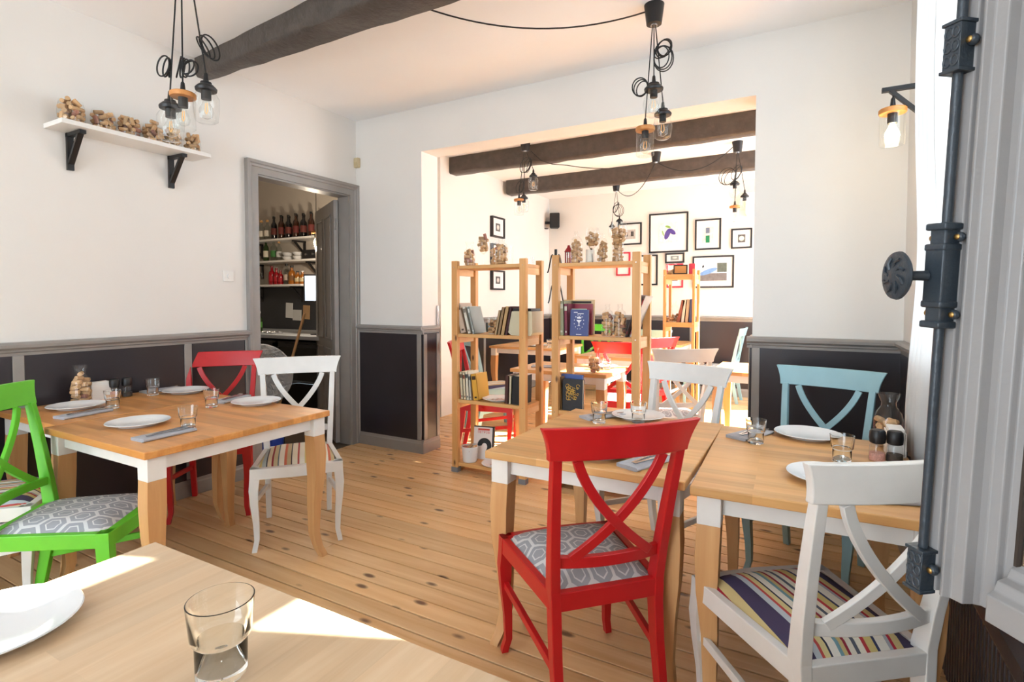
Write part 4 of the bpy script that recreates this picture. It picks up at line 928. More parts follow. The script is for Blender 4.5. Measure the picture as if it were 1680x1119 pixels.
# left bookshelf, lower middle shelf
for i, (x, w, h, c, dc, lb) in enumerate(((-2.388, .026, .215, (214, 200, 168), (90, 80, 60), 'pale book at the left end of the lower shelf of the left bookshelf'), (-2.36, .024, .21, (222, 208, 176), (120, 60, 40), 'second pale book on the lower shelf of the left bookshelf'), (-2.334, .026, .218, (228, 218, 194), (70, 70, 70), 'third cream book with large lettering on the lower shelf'), (-2.306, .02, .2, (206, 200, 186), (90, 90, 90), 'thin grey book on the lower shelf before the yellow one'))):
    book((x, yb+.01, .578), w, .16, h, c, lb, -.06, deco=dc)
yb1 = book((-2.27, yb+.01, .578), .05, .16, .205, (222, 166, 60), 'yellow book with dark lettering on the lower shelf of the left bookshelf', -.12, deco=(60, 40, 20))
for i, (x, w, h, c, lb) in enumerate(((-1.995, .03, .215, (74, 38, 30), 'dark brown book on the lower shelf by the right post'), (-1.96, .02, .21, (200, 190, 160), 'thin mottled book between the two dark ones'), (-1.935, .08, .215, (24, 22, 24), 'thick black book behind the right post of the left bookshelf'))):
    book((x, yb+.02, .578), w, .17, h, c, lb, .03)
def fancy_plate(x, y, z, label):
    t = thing('painted_plate', label, 'plate', (x, y, z)); o = bpy.data.objects.new('plate_body', PLM); COL.objects.link(o); o.parent = t
    mb = MB(); rr = random.Random(3)
    for i in range(16):
        a, r = rr.uniform(0, 6.28), rr.uniform(.01, .062); mb.sphere((r*math.cos(a), r*math.sin(a), .0085), .012, 8, 4, (1, .6, .12))
    mb.build('painted_flowers', paint('plate_motif', (170, 120, 96), .4, .9, 60), t)
fancy_plate(-2.10, 3.60, .578, 'painted plate lying on the lower shelf between the books'); fancy_plate(-2.09, 3.57, .076, 'painted plate lying on the bottom shelf of the left bookshelf')
# bottom shelf: white pot of corks, book with red title
pot = thing('ceramic_pot', 'white ribbed ceramic pot of corks on the bottom shelf', 'pot', (-2.335, 3.545, .076)); MB().lathe([(.05, 0), (.052, .003)]+[(.054+.012*i/12+(.0012 if i % 2 else 0), .005+.12*i/12) for i in range(13)]+[(.062, .125), (.052, .02)], 28).build('pot_wall', M_PORC, pot, True)
fill_corks((-2.335, 3.545, .076), lambda z: .062, .085, .2, 8, 'wine cork in the white pot on the bottom shelf', 'corks in the white pot', random.Random(5), ring=.0)
def text_mesh(body, size, mat, name='lettering', ext=.0004):
    c = bpy.data.curves.new('txt', 'FONT'); c.body = body; c.size = size; c.align_x = 'CENTER'; c.align_y = 'CENTER'; c.extrude = ext; c.resolution_u = 2
    o = bpy.data.objects.new('txt', c); COL.objects.link(o); dg = bpy.context.evaluated_depsgraph_get(); me = bpy.data.meshes.new_from_object(o.evaluated_get(dg)); me.name = name
    bpy.data.objects.remove(o); me.materials.clear(); me.materials.append(mat); r = bpy.data.objects.new(name, me); COL.objects.link(r); return r
def face_book(loc, rz, w, h, d, col, label, tilt=-.12, page=(232, 226, 214)):
    """book standing with its front cover to -y, leaning back"""
    t = thing('book', label, 'book', loc, rz); M_ = Matrix.Rotation(tilt, 4, 'X')
    MB().at(M_).box(-w/2, w/2, 0, .003, 0, h).box(-w/2, w/2, d-.003, d, 0, h).box(-w/2, -w/2+.003, 0, d, 0, h).build('cover', paint('cover_%d_%d_%d' % col, col, .45), t)
    MB().at(M_).box(-w/2+.003, w/2-.004, .003, d-.003, .004, h-.004).build('pages', paint('pages_%d' % page[0], page, .9), t)
    return t, M_
b, M_ = face_book((-2.275, 3.64, .076), math.radians(12), .17, .26, .03, (232, 226, 220), 'white book with red title and black round emblem on the bottom shelf', -.14)
MB().at(M_).box(-.05, .05, -.0009, -.0003, .230, .244).build('title_print', paint('red_print', (214, 70, 50), .6), b)
for i, (tx, z) in enumerate((('ПЕТРОВ', .214),)):
    o = text_mesh(tx, .026, paint('red_print', (214, 70, 50), .6)); o.parent = b; o.matrix_local = M_ @ Matrix.Translation((.0, -.0008, z)) @ Matrix.Rotation(PI/2, 4, 'X')
em = MB().at(M_)
pts = [(.06*math.cos(a), .06*math.sin(a)) for a in [PI*1.05-i*PI*1.35/20 for i in range(21)]]+[(.024*math.cos(a), .03*math.sin(a)-.01) for a in [-PI*.3+i*PI*1.2/12 for i in range(13)]]
em.prism([(x+.01, z+.11) for x, z in pts], -.0012, -.0004, ax=1).build('cover_emblem', paint('black_print', (24, 22, 22), .6), b)
MB().at(M_).box(.074, .086, -.001, .031, .0, .262).box(-.085, .086, -.001, .031, .255, .262).build('dark_edge', paint('black_print', (24, 22, 22), .6), b)
# right bookshelf, upper shelf: blue book in front of a row, two stoppered bottles, magazines
b, M_ = face_book((-1.405, 3.52, 1.109), 0, .135, .185, .018, (62, 74, 130), 'blue book with white cocktail emblem on the right bookshelf', -.06)
wp = paint('white_print', (228, 228, 236), .6); mb = MB().at(M_); Yp = (-.0009, -.0003)
mb.prism([(-.02, .112), (.02, .112), (.003, .092), (.003, .074), (.013, .07), (-.013, .07), (-.003, .074), (-.003, .092)], *Yp, ax=1)
mb.prism([(-.014, .122), (.014, .122), (.018, .137), (.008, .13), (0, .141), (-.008, .13), (-.018, .137)], *Yp, ax=1)
rr = random.Random(2)
for i in range(12):
    a = 2*PI*i/12+.26; x, z = .036*math.cos(a), .098+.05*math.sin(a); mb.box(x-.0022, x+.0022, *Yp, z-.003, z+.003)
mb.box(-.04, -.012, *Yp, .163, .168).box(-.012, .034, *Yp, .154, .159).box(-.02, .02, *Yp, .008, .013)
mb.build('cover_emblem', wp, b)
for i, (x, w, h, c, lb) in enumerate(((-1.56, .04, .245, (150, 150, 120), 'thick grey-green book at the left end of the right bookshelf'), (-1.518, .026, .225, (122, 46, 66), 'maroon book second from the left on the right bookshelf'))):
    book((x, 3.53, 1.109), w, .2, h, c, lb, -.02, deco=(200, 196, 180))
b, M_ = face_book((-1.455, 3.60, 1.109), 0, .14, .19, .016, (176, 190, 170), 'colourful thin book peeking out behind the blue book', -.05)
mb = MB().at(M_); mb.prism([(-.07, .1), (-.03, .17), (.0, .12), (-.02, .06)], *Yp, ax=1); mb.build('cover_print', paint('teal_print', (70, 150, 150), .6), b); MB().at(M_).prism([(-.07, .0), (-.07, .06), (.0, .05), (.05, 0)], *Yp, ax=1).build('cover_print', paint('rust_print', (160, 70, 50), .6), b)
b, M_ = face_book((-1.46, 3.66, 1.109), 0, .2, .225, .02, (150, 50, 70), 'maroon large book standing behind the thin colourful one', -.02)
b, M_ = face_book((-1.48, 3.70, 1.109), 0, .24, .255, .022, (214, 196, 150), 'tall cream book with dark title at the back of the right bookshelf', -.01)
MB().at(M_).box(-.09, .1, *Yp, .228, .243).build('title_print', paint('black_print', (24, 22, 22), .6), b)
for i, x in enumerate((-1.215, -1.125)):
    vessel('bottle', (x, 3.58, 1.109), ['left', 'right'][i]+' stoppered bottle of corks on the right bookshelf', 24, 95+i, 'wine cork in the %s stoppered bottle on the right bookshelf' % ['left', 'right'][i], 'corks in the %s stoppered bottle' % ['left', 'right'][i], sc=.98, cat='bottle', fillz=.78)
for i, (x, a, c, lb) in enumerate(((-1.085, .3, (120, 108, 112), 'grey magazine leaning against the right post'), (-1.065, .36, (196, 188, 180), 'pale magazine leaning behind the grey one'))):
    book((x, 3.56+.02*i, 1.109), .008, .2, .30, c, lb, a, deco=(190, 60, 80))
# right bookshelf lower shelf: black book with gold ornament
b, M_ = face_book((-1.455, 3.53, .571), 0, .155, .225, .03, (22, 21, 26), 'black book with gold swirl ornament on the right bookshelf', -.03)
mb = MB().at(M_); rr = random.Random(11)
for i in range(26):
    cx, cz, r = rr.uniform(-.042, .042), .128+rr.uniform(-.045, .05), rr.uniform(.007, .014)
    mb.tube([(cx+r*math.cos(a), -.001, cz+r*math.sin(a)) for a in [2*PI*k/12*.85 for k in range(13)]], .0022, 5)
mb.build('gold_ornament', paint('gold_foil', (214, 178, 92), .3, metal=.8), b, True)
for i, (x, w, h, c) in enumerate(((-1.575, .022, .23, (176, 166, 140)), (-1.55, .012, .235, (150, 110, 60)))):
    book((x, 3.54, .571), w, .19, h, c, ['grey spined book left of the black one on the right bookshelf', 'thin brown book between the grey spine and the black book'][i], -.04)
b, M_ = face_book((-1.49, 3.60, .571), 0, .17, .25, .02, (70, 96, 160), 'blue book standing behind the black one with gold ornament', -.03)
# tops of the bookshelves
z1 = 1.629
vessel('carafe', (-2.345, 3.56, z1), 'glass carafe of corks at the left end of the left bookshelf top', 20, 101, 'wine cork in the carafe on the left bookshelf top', 'corks in the left top carafe', cat='carafe', fillz=.74, sc=.95)
goblet((-2.215, 3.56, z1), 'wine goblet heaped with corks on the left bookshelf top', 12, 102, 'wine cork in the goblet on the left bookshelf top', 'corks in the left top goblet', .98)
vessel('tube', (-2.165, 3.62, z1), 'slim glass of corks behind the goblet on the left bookshelf top', 5, 103, 'wine cork in the slim glass behind the goblet', 'corks in the slim glass', sc=1.25, cat='glass')
vessel('square', (-2.065, 3.58, z1), 'broad decanter of corks on the left bookshelf top', 26, 104, 'wine cork in the broad decanter on the left bookshelf top', 'corks in the left top decanter', cat='decanter', sc=.88, fillz=.8)
vessel('tube', (-1.995, 3.60, z1), 'narrow glass tube of corks right of the decanter', 4, 105, 'wine cork in the narrow tube right of the decanter', 'corks in the narrow tube', sc=.95, cat='glass')
o = MB().lathe([(.03, 0), (.032, .06), (.03, .06), (.028, .006)], 20).build('candle_glass', M_GLASS, None, True); o.location = (-1.87, 3.68, z1); tag(o, 'empty candle glass at the right end of the left bookshelf top', 'glass')
z2 = 1.623
def lantern():
    t = thing('lantern', 'small red lantern on the right bookshelf top', 'lantern', (-1.525, 3.62, z2)); rm = paint('red_lantern_paint', (150, 24, 34), .4)
    MB().lathe([(.03, 0), (.03, .008)], 16).build('base', rm, t, True); MB().lathe([(.03, .085), (.032, .09), (.012, .12), (.008, .135)], 16).build('roof', rm, t, True)
    for i in range(4): MB().box(-.004, .004, -.004, .004, .008, .086).build('upright', rm, t).location = (.024*math.cos(PI/4+i*PI/2), .024*math.sin(PI/4+i*PI/2), 0)
    MB().lathe([(.02, .008), (.02, .085)], 12, cap0=False, cap1=False).build('pane', M_GLASS, t, True)
lantern()
vessel('bottle', (-1.455, 3.60, z2), 'square bottle with a cork in its neck on the right bookshelf top', 22, 106, 'wine cork in the bottle beside the red lantern', 'corks in the bottle by the lantern', sc=1.0, cat='bottle', fillz=.76)
vessel('bottle', (-1.275, 3.63, z2), 'tapered bottle of corks behind the goblet on the right bookshelf top', 18, 107, 'wine cork in the bottle behind the middle goblet', 'corks in the bottle behind the middle goblet', sc=.92, cat='bottle', fillz=.76)
vessel('bottle', (-1.17, 3.66, z2), 'bottle of corks left of the right goblet on the right bookshelf top', 18, 108, 'wine cork in the bottle left of the right goblet', 'corks in the bottle by the right goblet', sc=.95, cat='bottle', fillz=.76)
goblet((-1.325, 3.57, z2), 'middle wine goblet of corks on the right bookshelf top', 11, 109, 'wine cork in the middle goblet on the right bookshelf top', 'corks in the middle goblet', 1.05)
goblet((-1.135, 3.57, z2), 'tall wine goblet of corks at the right end of the right bookshelf top', 14, 110, 'wine cork in the tall goblet on the right bookshelf top', 'corks in the right top goblet', 1.18)
cn = thing('candle', 'white pillar candle with dried flower on the right bookshelf top', 'candle', (-1.375, 3.66, z2)); MB().lathe([(.032, 0), (.033, .095), (.03, .1), (.004, .098), (.003, .112)], 20).build('wax', paint('candle_wax', (240, 234, 220), .6), cn, True)
MB().tube([(.03, -.03, 0), (.02, -.02, .08), (-.01, -.02, .14)], .0025, 6).sphere((-.01, -.02, .14), .012, 8, 6).sphere((.015, -.02, .1), .01, 8, 6).build('dried_stem', paint('dried_stem', (70, 62, 44), .8), cn, True)
# slim bookshelf in the back room
for i, (x, c, lb, ln) in enumerate(((-1.20, (150, 90, 70), 'patterned book leaning left on the slim back room bookshelf', .22), (-1.155, (226, 222, 212), 'white book upright on the slim back room bookshelf', .1), (-1.115, (196, 180, 150), 'tan book on the slim back room bookshelf', .08), (-1.075, (90, 110, 150), 'blue-grey book at the right end of the slim back room bookshelf', .04))):
    book((x, 5.74, 1.131), .034, .18, .24, c, lb, ln)
for i, (x, k_) in enumerate(((-1.285, 'jar'), (-1.235, 'bottle'))):
    vessel(k_, (x, 5.78+.05*i, 1.131), ['wide jar of corks on the slim back room bookshelf', 'white bottle of corks on the slim back room bookshelf'][i], 7, 120+i, 'wine cork in the %s on the slim bookshelf' % ['wide jar', 'bottle'][i], 'corks in the slim bookshelf %s' % ['jar', 'bottle'][i], sc=[.75, .95][i], cat=['jar', 'bottle'][i])
vessel('jar', (-1.265, 5.80, 1.631), 'jar of corks on top of the slim back room bookshelf', 8, 125, 'wine cork in the jar on the slim bookshelf top', 'corks in the slim bookshelf top jar', sc=.9)
pf = thing('photo_frame', 'small dark frame with tan picture on the slim bookshelf top', 'picture frame', (-1.165, 5.74, 1.631), .1); Mf = Matrix.Rotation(-.2, 4, 'X')
MB().at(Mf).box(-.07, .07, 0, .014, 0, .1).build('frame', M_BLACK, pf); MB().at(Mf).box(-.058, .058, -.001, .0, .012, .088).build('picture', paint('tan_picture', (190, 140, 80), .6), pf)
o = MB().box(-.03, .03, -.006, .006, 0, .11).build('red_card', paint('red_card', (220, 70, 90), .6), None); o.location = (-1.06, 5.80, 1.631); tag(o, 'red card standing behind the small dark frame', 'card')

# ------------------------------------------------------------------ pictures, speaker, fittings in the back room
M_FRAME = paint('black_frame', (34, 30, 30), .4); M_MAT = paint('white_mount', (236, 234, 232), .8); M_RFR = paint('red_frame', (200, 40, 60), .4)
def picture(p0, p1, wall, label, fm=None, art=None, border=.022, depth=.03, mount=.26, face=1):
    """p0,p1: (along, z) corners on the wall; wall: ('y', Y) facing -y or ('x', X) facing +x"""
    a0, a1 = sorted((p0[0], p1[0])); z0, z1 = sorted((p0[1], p1[1])); ca, cz = (a0+a1)/2, (z0+z1)/2; w, h = a1-a0, z1-z0
    loc = (ca, wall[1], cz) if wall[0] == 'y' else (wall[1], ca, cz)
    t = thing('framed_picture', label, 'picture', loc, 0 if wall[0] == 'y' else PI/2, 'framed pictures'); hw, hh = w/2, h/2; fm = fm or M_FRAME
    MB().box(-hw, hw, -depth, 0, hh-border, hh).box(-hw, hw, -depth, 0, -hh, -hh+border).box(-hw, -hw+border, -depth, 0, -hh+border, hh-border).box(hw-border, hw, -depth, 0, -hh+border, hh-border).build('frame', fm, t)
    MB().box(-hw+border, hw-border, -depth*.55, 0, -hh+border, hh-border).build('mount', M_MAT, t)
    y0 = -depth*.55-.001
    if art: art(t, hw-border, hh-border, y0)
    return t
def rect(t, nm, x0, x1, z0, z1, y0, col, dy=.0): MB().box(x0, x1, y0-.001-dy, y0-dy, z0, z1).build(nm, paint('art_%d_%d_%d' % col, col, .7, .15, 30), t)
def ell(t, nm, cx, cz, rx, rz_, rot, y0, col, dy=.001):
    M_ = Matrix.Translation((cx, y0-dy, cz)) @ Matrix.Rotation(rot, 4, 'Y'); MB().at(M_).prism([(rx*math.cos(2*PI*i/20), rz_*math.sin(2*PI*i/20)) for i in range(20)], -.001, 0, ax=1).build(nm, paint('art_%d_%d_%d' % col, col, .7, .15, 30), t)
def art_egg(t, w, h, y0):
    rect(t, 'print', -w*.52, w*.52, -h*.55, h*.55, y0, (222, 224, 226))
    ell(t, 'aubergine', -w*.06, -h*.08, w*.14, h*.30, .35, y0, (92, 76, 150)); ell(t, 'aubergine', w*.2, h*.05, w*.12, h*.24, -.9, y0, (84, 68, 146), .0022); ell(t, 'leaf', -w*.02, h*.32, w*.16, h*.06, .3, y0, (130, 170, 80), .0022); ell(t, 'leaf', -w*.3, -h*.02, w*.04, h*.16, -.3, y0, (140, 180, 110), .0022)
def art_door(t, w, h, y0):
    rect(t, 'print', -w*.5, w*.5, -h*.62, h*.55, y0, (214, 210, 204)); rect(t, 'window_print', -w*.2, w*.16, h*.08, h*.48, y0, (110, 120, 140), .0012); rect(t, 'door_print', -w*.2, w*.16, -h*.6, -h*.08, y0, (30, 130, 84), .0012)
def art_flower(t, w, h, y0): rect(t, 'print', -w*.42, w*.42, -h*.48, h*.48, y0, (96, 92, 90)); ell(t, 'flower', 0, 0, w*.3, h*.3, .2, y0, (232, 226, 196))
def art_snow(t, w, h, y0):
    rect(t, 'print', -w*.72, w*.72, -h*.62, h*.62, y0, (196, 208, 222)); rect(t, 'valley', -w*.72, w*.72, -h*.62, -h*.1, y0, (120, 116, 116), .0012); rect(t, 'rock', w*.22, w*.72, -h*.02, h*.6, y0, (96, 104, 96), .0012); ell(t, 'ridge', -w*.25, h*.02, w*.5, h*.16, -.35, y0, (120, 160, 214), .0024); ell(t, 'skier', -w*.52, h*.38, w*.05, h*.09, .4, y0, (50, 60, 70), .0024)
def art_bw(t, w, h, y0):
    rect(t, 'print', -w*.55, w*.55, -h*.55, h*.45, y0, (190, 184, 178))
    for x in (-.3, .25): rect(t, 'window_print', w*(x-.14), w*(x+.14), -h*.25, h*.25, y0, (80, 76, 74), .0012)
def art_grey(t, w, h, y0): rect(t, 'print', -w*.4, w*.4, -h*.45, h*.45, y0, (90, 88, 88)); ell(t, 'oval', 0, 0, w*.22, h*.3, 0, y0, (206, 204, 198))
def art_map(t, w, h, y0): rect(t, 'print', -w*.5, w*.5, -h*.6, h*.6, y0, (140, 150, 150)); ell(t, 'shape', 0, h*.1, w*.3, h*.3, 0, y0, (196, 204, 200))
fw = ('y', YF)
picture((-2.111, 2.654), (-1.543, 2.07), fw, 'largest framed print, two purple aubergines', art=art_egg)
picture((-1.446, 2.524), (-1.091, 2.085), fw, 'framed photo of a window above a green door', art=art_door)
picture((-.957, 2.361), (-.686, 2.084), fw, 'small square frame with a pale flower at the right', art=art_flower)
picture((-1.474, 1.996), (-.914, 1.538), fw, 'wide framed photo of a skier above snowy hills', art=art_snow)
picture((-2.60, 2.544), (-2.227, 2.21), fw, 'framed photo of two windows beside the aubergines', art=art_bw)
picture((-2.28, 2.044), (-1.981, 1.586), fw, 'framed grey map print under the aubergines', art=art_map)
picture((-1.849, 1.90), (-1.607, 1.545), fw, 'red framed picture behind the slim bookshelf', M_RFR, art=art_flower)
picture((-1.869, 2.057), (-1.593, 1.91), fw, 'low black frame above the red framed picture', art=art_map)
picture((-2.62, 2.10), (-2.40, 1.74), fw, 'red framed picture behind the goblets of the right bookshelf', M_RFR)
lw = ('x', XBL)
picture((6.24, 2.50), (6.58, 2.22), lw, 'upper black frame with a dark photo on the back room left wall', art=art_grey, depth=.045)
picture((6.24, 2.13), (6.58, 1.86), lw, 'middle black frame on the back room left wall behind the jars', art=art_bw, depth=.045)
picture((6.24, 1.77), (6.58, 1.50), lw, 'lower black frame with an oval portrait on the back room left wall', art=art_grey, depth=.045)
sp = thing('wall_speaker', 'black loudspeaker on the back room wall corner', 'speaker', (XBL+.02, 7.98, 2.62), .5)
MB().prism([(-.08, -.07), (.08, -.09), (.07, .09), (-.06, .07)], -.12, .12).build('cabinet', M_BLACK, sp, bevel=.012).location = (.13, -.02, .03)
MB().box(-.02, .06, -.02, .02, -.02, .02).lathe([(.035, -.1), (.035, -.09)], 10).build('wall_bracket', M_BLACK, sp)
ac = thing('air_conditioner', 'white wall air conditioner at the top right of the far wall', 'air conditioner', (-.30, YF, 2.68)); MB().prism([(-.0, -.16), (-.2, -.15), (-.22, -.1), (-.2, .14), (-.0, .16)], -.46, .46, ax=0).build('housing', M_OFFW, ac, bevel=.008); MB().box(-.42, .42, -.214, -.2, -.12, -.105).build('louvre', M_TRIM, ac)
hk = thing('coat_stand', 'black curled coat stand between the two tall bookshelves', 'coat stand', (-2.18, 4.85, 0)); MB().lathe([(.2, 0), (.2, .012), (.03, .03), (.014, .05), (.014, 1.86)], 16).build('pole', M_BLACK, hk, True)
for i in range(6):
    a = i*PI/3; d = Vector((math.cos(a), math.sin(a), 0)); z0 = 1.72 if i % 2 else 1.42
    MB().tube([tuple(d*(.01+.08*f)+Vector((0, 0, z0+.09*math.sin(f*4.6)))) for f in [k/9 for k in range(10)]], .007, 6).build('hook', M_BLACK, hk, True)
# third-party odds: lamp socket on the left jamb
jb = MB().box(0, .012, -.015, .015, -.09, .09).build('door_hinge_plate', M_STEEL, None); jb.location = (XL, YB+TB-.012, 1.22); tag(jb, 'narrow steel hinge plate on the left jamb of the wide opening', 'hinge')

# ------------------------------------------------------------------ window on the right: frame, open casement, curtain, sill
w1 = struct(MB().box(XC+.10, XC+.17, WY0, WY0+.05, WZ0, WZ1).box(XC+.10, XC+.17, WY1-.05, WY1, WZ0, WZ1).box(XC+.10, XC+.17, WY0, WY1, WZ0, WZ0+.05).box(XC+.10, XC+.17, WY0, WY1, WZ1-.05, WZ1).build('window_1', M_OFFW))
MB().box(XC+.08, XC+.18, WY0, WY1, 1.88, 2.10).build('transom', M_OFFW, w1, bevel=.004)
MB().box(XC+.13, XC+.134, WY0+.05, WY1-.05, 2.1, WZ1-.05).build('pane', M_PANE, w1)
MB().box(XC-.05, XC+.12, WY0-.05, WY1+.05, WZ0-.03, WZ0+.004).build('window_sill', M_OFFW, w1, bevel=.004)
w4 = struct(MB().box(XC+.10, XC+.17, VY0, VY0+.05, VZ0, VZ1).box(XC+.10, XC+.17, VY1-.05, VY1, VZ0, VZ1).box(XC+.10, XC+.17, VY0, VY1, VZ0, VZ0+.05).box(XC+.10, XC+.17, VY0, VY1, VZ1-.05, VZ1).build('window_4', M_OFFW))
MB().box(XC+.10, XC+.17, VY0, VY1, 1.9, 2.0).build('transom', M_OFFW, w4); MB().box(XC+.10, XC+.17, (VY0+VY1)/2-.04, (VY0+VY1)/2+.04, VZ0, VZ1).build('mullion', M_OFFW, w4)
for a, b in ((VY0+.05, (VY0+VY1)/2-.04), ((VY0+VY1)/2+.04, VY1-.05)):
    for c_, d_ in ((VZ0+.05, 1.9), (2.0, VZ1-.05)): MB().box(XC+.13, XC+.134, a, b, c_, d_).build('pane', M_PANE, w4)
# far casement, standing open into the room near the curtain
fc = thing('casement', 'x', 'x')
for kk in ('label', 'category'): del fc[kk]
fc.name = 'window_2'; fc['kind'] = 'structure'; fc.location = (XC+.10, WY1-.05, WZ0+.045); fc.rotation_euler = (0, 0, math.radians(-90))
CH = .83
for nm, bxs in (('stile', [(0, .06, 0, CH), (.38, .44, 0, CH)]), ('rail', [(.06, .38, 0, .07), (.06, .38, CH-.06, CH)])):
    for x0, x1, z0, z1_ in bxs: MB().box(x0, x1, -.02, .02, z0, z1_).build(nm, M_OFFW, fc, bevel=.004)
MB().box(.06, .38, -.003, .003, .07, CH-.06).build('pane', M_PANE, fc)
# near casement: local x from the meeting stile towards the hinge, y towards the camera, z up
P0 = Vector((.128, .808, 1.022)); dx = Vector((.633, -.776, 0)).normalized(); ny = Vector((-dx.y*-1, 0, 0)); ny = Vector((dx.y, -dx.x, 0))
if ny.dot(-P0) < 0: ny = -ny
CT = math.radians(2.7); ca, sa = math.cos(CT), math.sin(CT); zx = dx*sa+Vector((0, 0, ca)); xx = dx*ca-Vector((0, 0, sa))
w3 = thing('casement', 'x', 'x')
for kk in ('label', 'category'): del w3[kk]
w3.name = 'window_3'; w3['kind'] = 'structure'
w3.matrix_world = Matrix(((xx.x, ny.x, zx.x, P0.x), (xx.y, ny.y, zx.y, P0.y), (xx.z, ny.z, zx.z, P0.z), (0, 0, 0, 1)))
LH3, LW3 = .84, .50
def steps(z0, z1_, mirror=False):
    prof = [(0, -.030), (0, .004), (.004, .012), (.028, .012), (.030, .004), (.033, .004), (.036, .016), (.040, .018), (.044, .010), (.056, .008), (.058, -.004), (.062, -.010), (.073, -.012), (.075, -.020), (.083, -.022), (.083, -.030)]
    f = (lambda a: LW3-a) if mirror else (lambda a: a)
    return [[(f(a), b, z) for a, b in prof] for z in (z0, z1_)]
MB().loft(steps(0, LH3)).build('stile', M_CASEMENT, w3, bevel=.0015); MB().loft(steps(0, LH3, True)).build('stile', M_CASEMENT, w3)
def railp(zs): return [[(x, b, a) for a, b in zs] for x in (.083, LW3-.083)]
MB().loft(railp([(0, -.030), (0, .012), (.030, .012), (.034, .004), (.044, .0), (.046, -.012), (.056, -.016), (.058, -.022), (.058, -.030)])).build('bottom_rail', M_CASEMENT, w3, bevel=.0015)
MB().loft(railp([(LH3-.058, -.022), (LH3-.058, -.004), (LH3-.04, .004), (LH3-.034, .012), (LH3, .012), (LH3, -.022)])).build('top_rail', M_CASEMENT, w3)
MB().box(.079, LW3-.079, -.027, -.024, .054, LH3-.054).build('pane', M_PANE, w3)
MB().box(.0832, .0862, -.026, -.020, .058, LH3-.058).build('putty_line', paint('dark_putty', (60, 48, 40), .8), w3)
# espagnolette bolt on the meeting stile
eb = MB().tube([(.0165, .020, .02), (.0165, .020, LH3-.02)], .0050, 12).build('bolt_rod', M_IRONBLUE, w3, True)
def guide(z, h, w=.019):
    mb = MB(); mb.box(.0165-w/2, .0165+w/2, .011, .031, z-h/2, z+h/2).box(.0165-w/2-.002, .0165+w/2+.002, .011, .033, z+h/2-.004, z+h/2).box(.0165-w/2-.002, .0165+w/2+.002, .011, .033, z-h/2, z-h/2+.004)
    for s in (-1, 1): mb.lathe([(.0055, .0), (.0055, .01)], 12, (.0165+s*(w/2+.004), .02, z)) if False else mb.sphere((.0165+s*(w/2+.003), .018, z+s*.004), .0062, 10, 8)
    for k_ in range(3):
        for s in (-1, 1): mb.tube([(.0165+s*(.004+.004*math.cos(a)), .031, z+(k_-1)*h*.27+.0055*math.sin(a)) for a in [2*PI*i/12 for i in range(12)]], .0016, 5, close=True)
    g = mb.build('rod_guide', M_IRONBLUE, eb, True, bevel=.0015)
    for s in (-1, 1): MB().sphere((.0165+s*(w/2+.003), .0235, z+s*.004), .0036, 10, 6, (1, .4, 1)).build('screw', M_BRASS, eb, True)
zf = lambda y_: (1.705-(1.705-1.037)*y_/930.0-1.022)
guide(zf(93), .055); guide(zf(920), .052)
mb = MB(); zl = zf(440); mb.box(.005, .028, .011, .034, zl-.036, zl+.036).box(.007, .026, .011, .031, zl-.055, zl+.055)
for q in (.055, .032, -.032, -.055): mb.box(.004, .029, .011, .035, zl+q-.004, zl+q+.004)
for s1 in (-1, 1):
    for s in (-1, 1): mb.sphere((.0165+s*.0145, .018, zl+s1*.043), .0055, 10, 8)
mb.build('lock_case', M_IRONBLUE, eb, True, bevel=.002)
for s1 in (-1, 1):
    for s in (-1, 1): MB().sphere((.0165+s*.0145, .0225, zl+s1*.043), .0034, 10, 6, (1, .4, 1)).build('screw', M_BRASS, eb, True)
kb = MB().tube([(.010, .034, zl), (.004, .050, zl), (0, .060, zl)], [.006, .0055, .007], 12)
kb.at(Matrix.Translation((-.001, .062, zl)) @ Matrix.Rotation(math.radians(18), 4, 'Z') @ Matrix.Rotation(-PI/2, 4, 'X')).lathe([(.026, -.002), (.028, .0), (.027, .003), (.020, .0045), (.018, .004), (.008, .006), (.001, .0065)], 28)
for i in range(8):
    a = i*PI/4; kb.tube([(.009*math.cos(a), .009*math.sin(a), .0055), (.016*math.cos(a+.2), .016*math.sin(a+.2), .006), (.021*math.cos(a+.5), .021*math.sin(a+.5), .0045)], .0017, 5)
kb.build('oval_knob', M_IRONBLUE, eb, True)
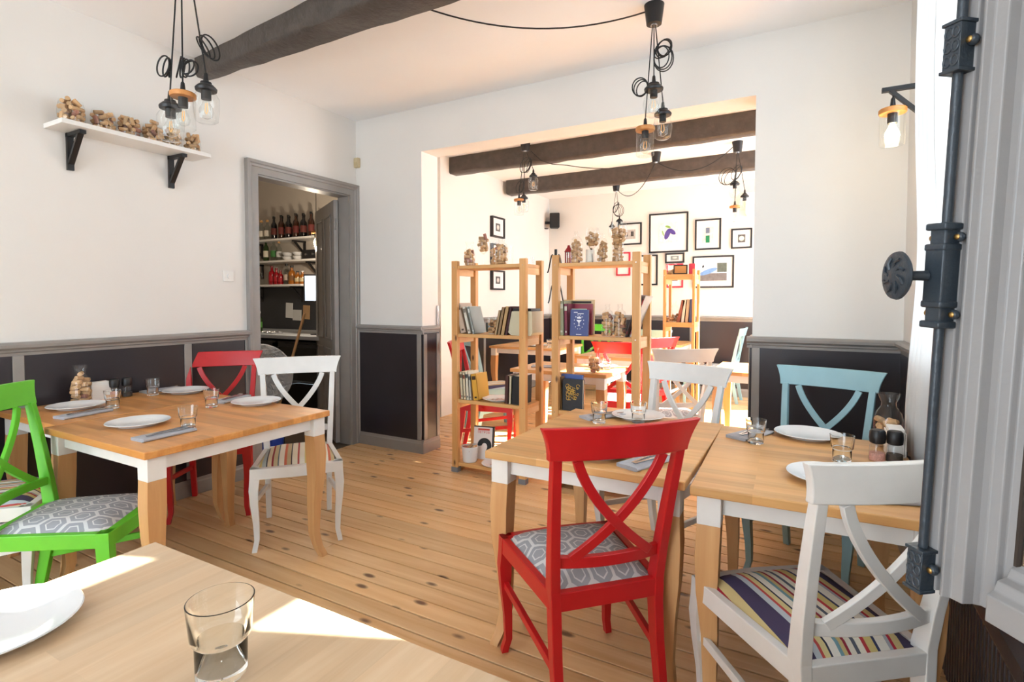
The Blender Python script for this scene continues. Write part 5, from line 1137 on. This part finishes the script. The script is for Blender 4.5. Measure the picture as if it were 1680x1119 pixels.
# curtain gathered at the far side of the window
cv = MB(); secs = []
N = 40
def curt(z):
    k_ = (z-.74)/(2.8-.74); row = []
    for i in range(N+1):
        f = i/N; yy = 2.42+.34*f; amp = .020+.006*math.sin(3*z); row.append((.395+amp*math.sin(f*PI*9+.5*math.sin(z*2.0))+.012*(1-k_)*math.sin(z*5), yy, z))
    return row
rows = [curt(.74+(2.92-.74)*j/24) for j in range(25)]
vs_ = [p for r in rows for p in r]; C_ = N+1
cv._add(vs_, [(j*C_+i, j*C_+i+1, (j+1)*C_+i+1, (j+1)*C_+i) for j in range(24) for i in range(N)])
cu = thing('curtain', 'white curtain gathered beside the window at the right', 'curtain', (0, 0, 0)); mcu = bpy.data.materials.new('white_curtain'); mcu.use_nodes = True; nt = mcu.node_tree; nt.nodes.clear()
oo = nd(nt, 'ShaderNodeOutputMaterial'); df = nd(nt, 'ShaderNodeBsdfDiffuse'); tl = nd(nt, 'ShaderNodeBsdfTranslucent'); mxs = nd(nt, 'ShaderNodeMixShader', i_0=.45); nz = nd(nt, 'ShaderNodeTexNoise', i_Scale=300.0); rz_ = ramp(nt, [(.3, (.86, .85, .83)), (.7, (.9, .89, .88))])
nt.links.new(nz.outputs['Fac'], rz_.inputs[0]); nt.links.new(rz_.outputs[0], df.inputs['Color']); nt.links.new(rz_.outputs[0], tl.inputs['Color']); nt.links.new(df.outputs[0], mxs.inputs[1]); nt.links.new(tl.outputs[0], mxs.inputs[2]); nt.links.new(mxs.outputs[0], oo.inputs[0])
o = cv.build('curtain_cloth', mcu, cu, True); sm = o.modifiers.new('solid', 'SOLIDIFY'); sm.thickness = .004
MB().tube([(.395, 1.5, 2.93), (.395, 2.9, 2.93)], .011, 10).build('curtain_rod', M_BLACK, cu, True)
# ribbed dark dado under the window
rb = struct(MB().box(XC-.012, XC, YREAR, WY1+.16, 0, .97).build('wainscot_window', M_DARK))
yy = 1.5
while yy < 2.9:
    MB().box(XC-.038, XC-.012, yy, yy+.020, .04, .52).build('slat', M_DARK, rb, bevel=.004); yy += .034
profile_run('trim_9', [(0, 0), (.045, 0), (.05, .02), (.05, .05), (.03, .07), (0, .07)], (XC, YREAR), (XC, WY1+.16), .90, (-1, 0), M_DARK)
profile_run('trim_10', [(0, 0), (.055, 0), (.06, .015), (.06, .06), (.045, .085), (0, .09)], (XC-.012, 1.48), (XC-.012, 2.92), .52, (-1, 0), M_DARK)

# corks past the first three hundred: one pile mesh
if EXTRA:
    xm = MB()
    for M_ in EXTRA: xm.at(M_ @ Matrix.Rotation(PI/2, 4, 'Y')).lathe([(.0105, -.0225), (.012, -.021), (.012, .021), (.0105, .0225)], 8)
    o = xm.build('wine_corks', M_CORK, None, True); tag(o, 'remaining wine corks in the bookshelf bottles and jars', 'corks', None, 'stuff')
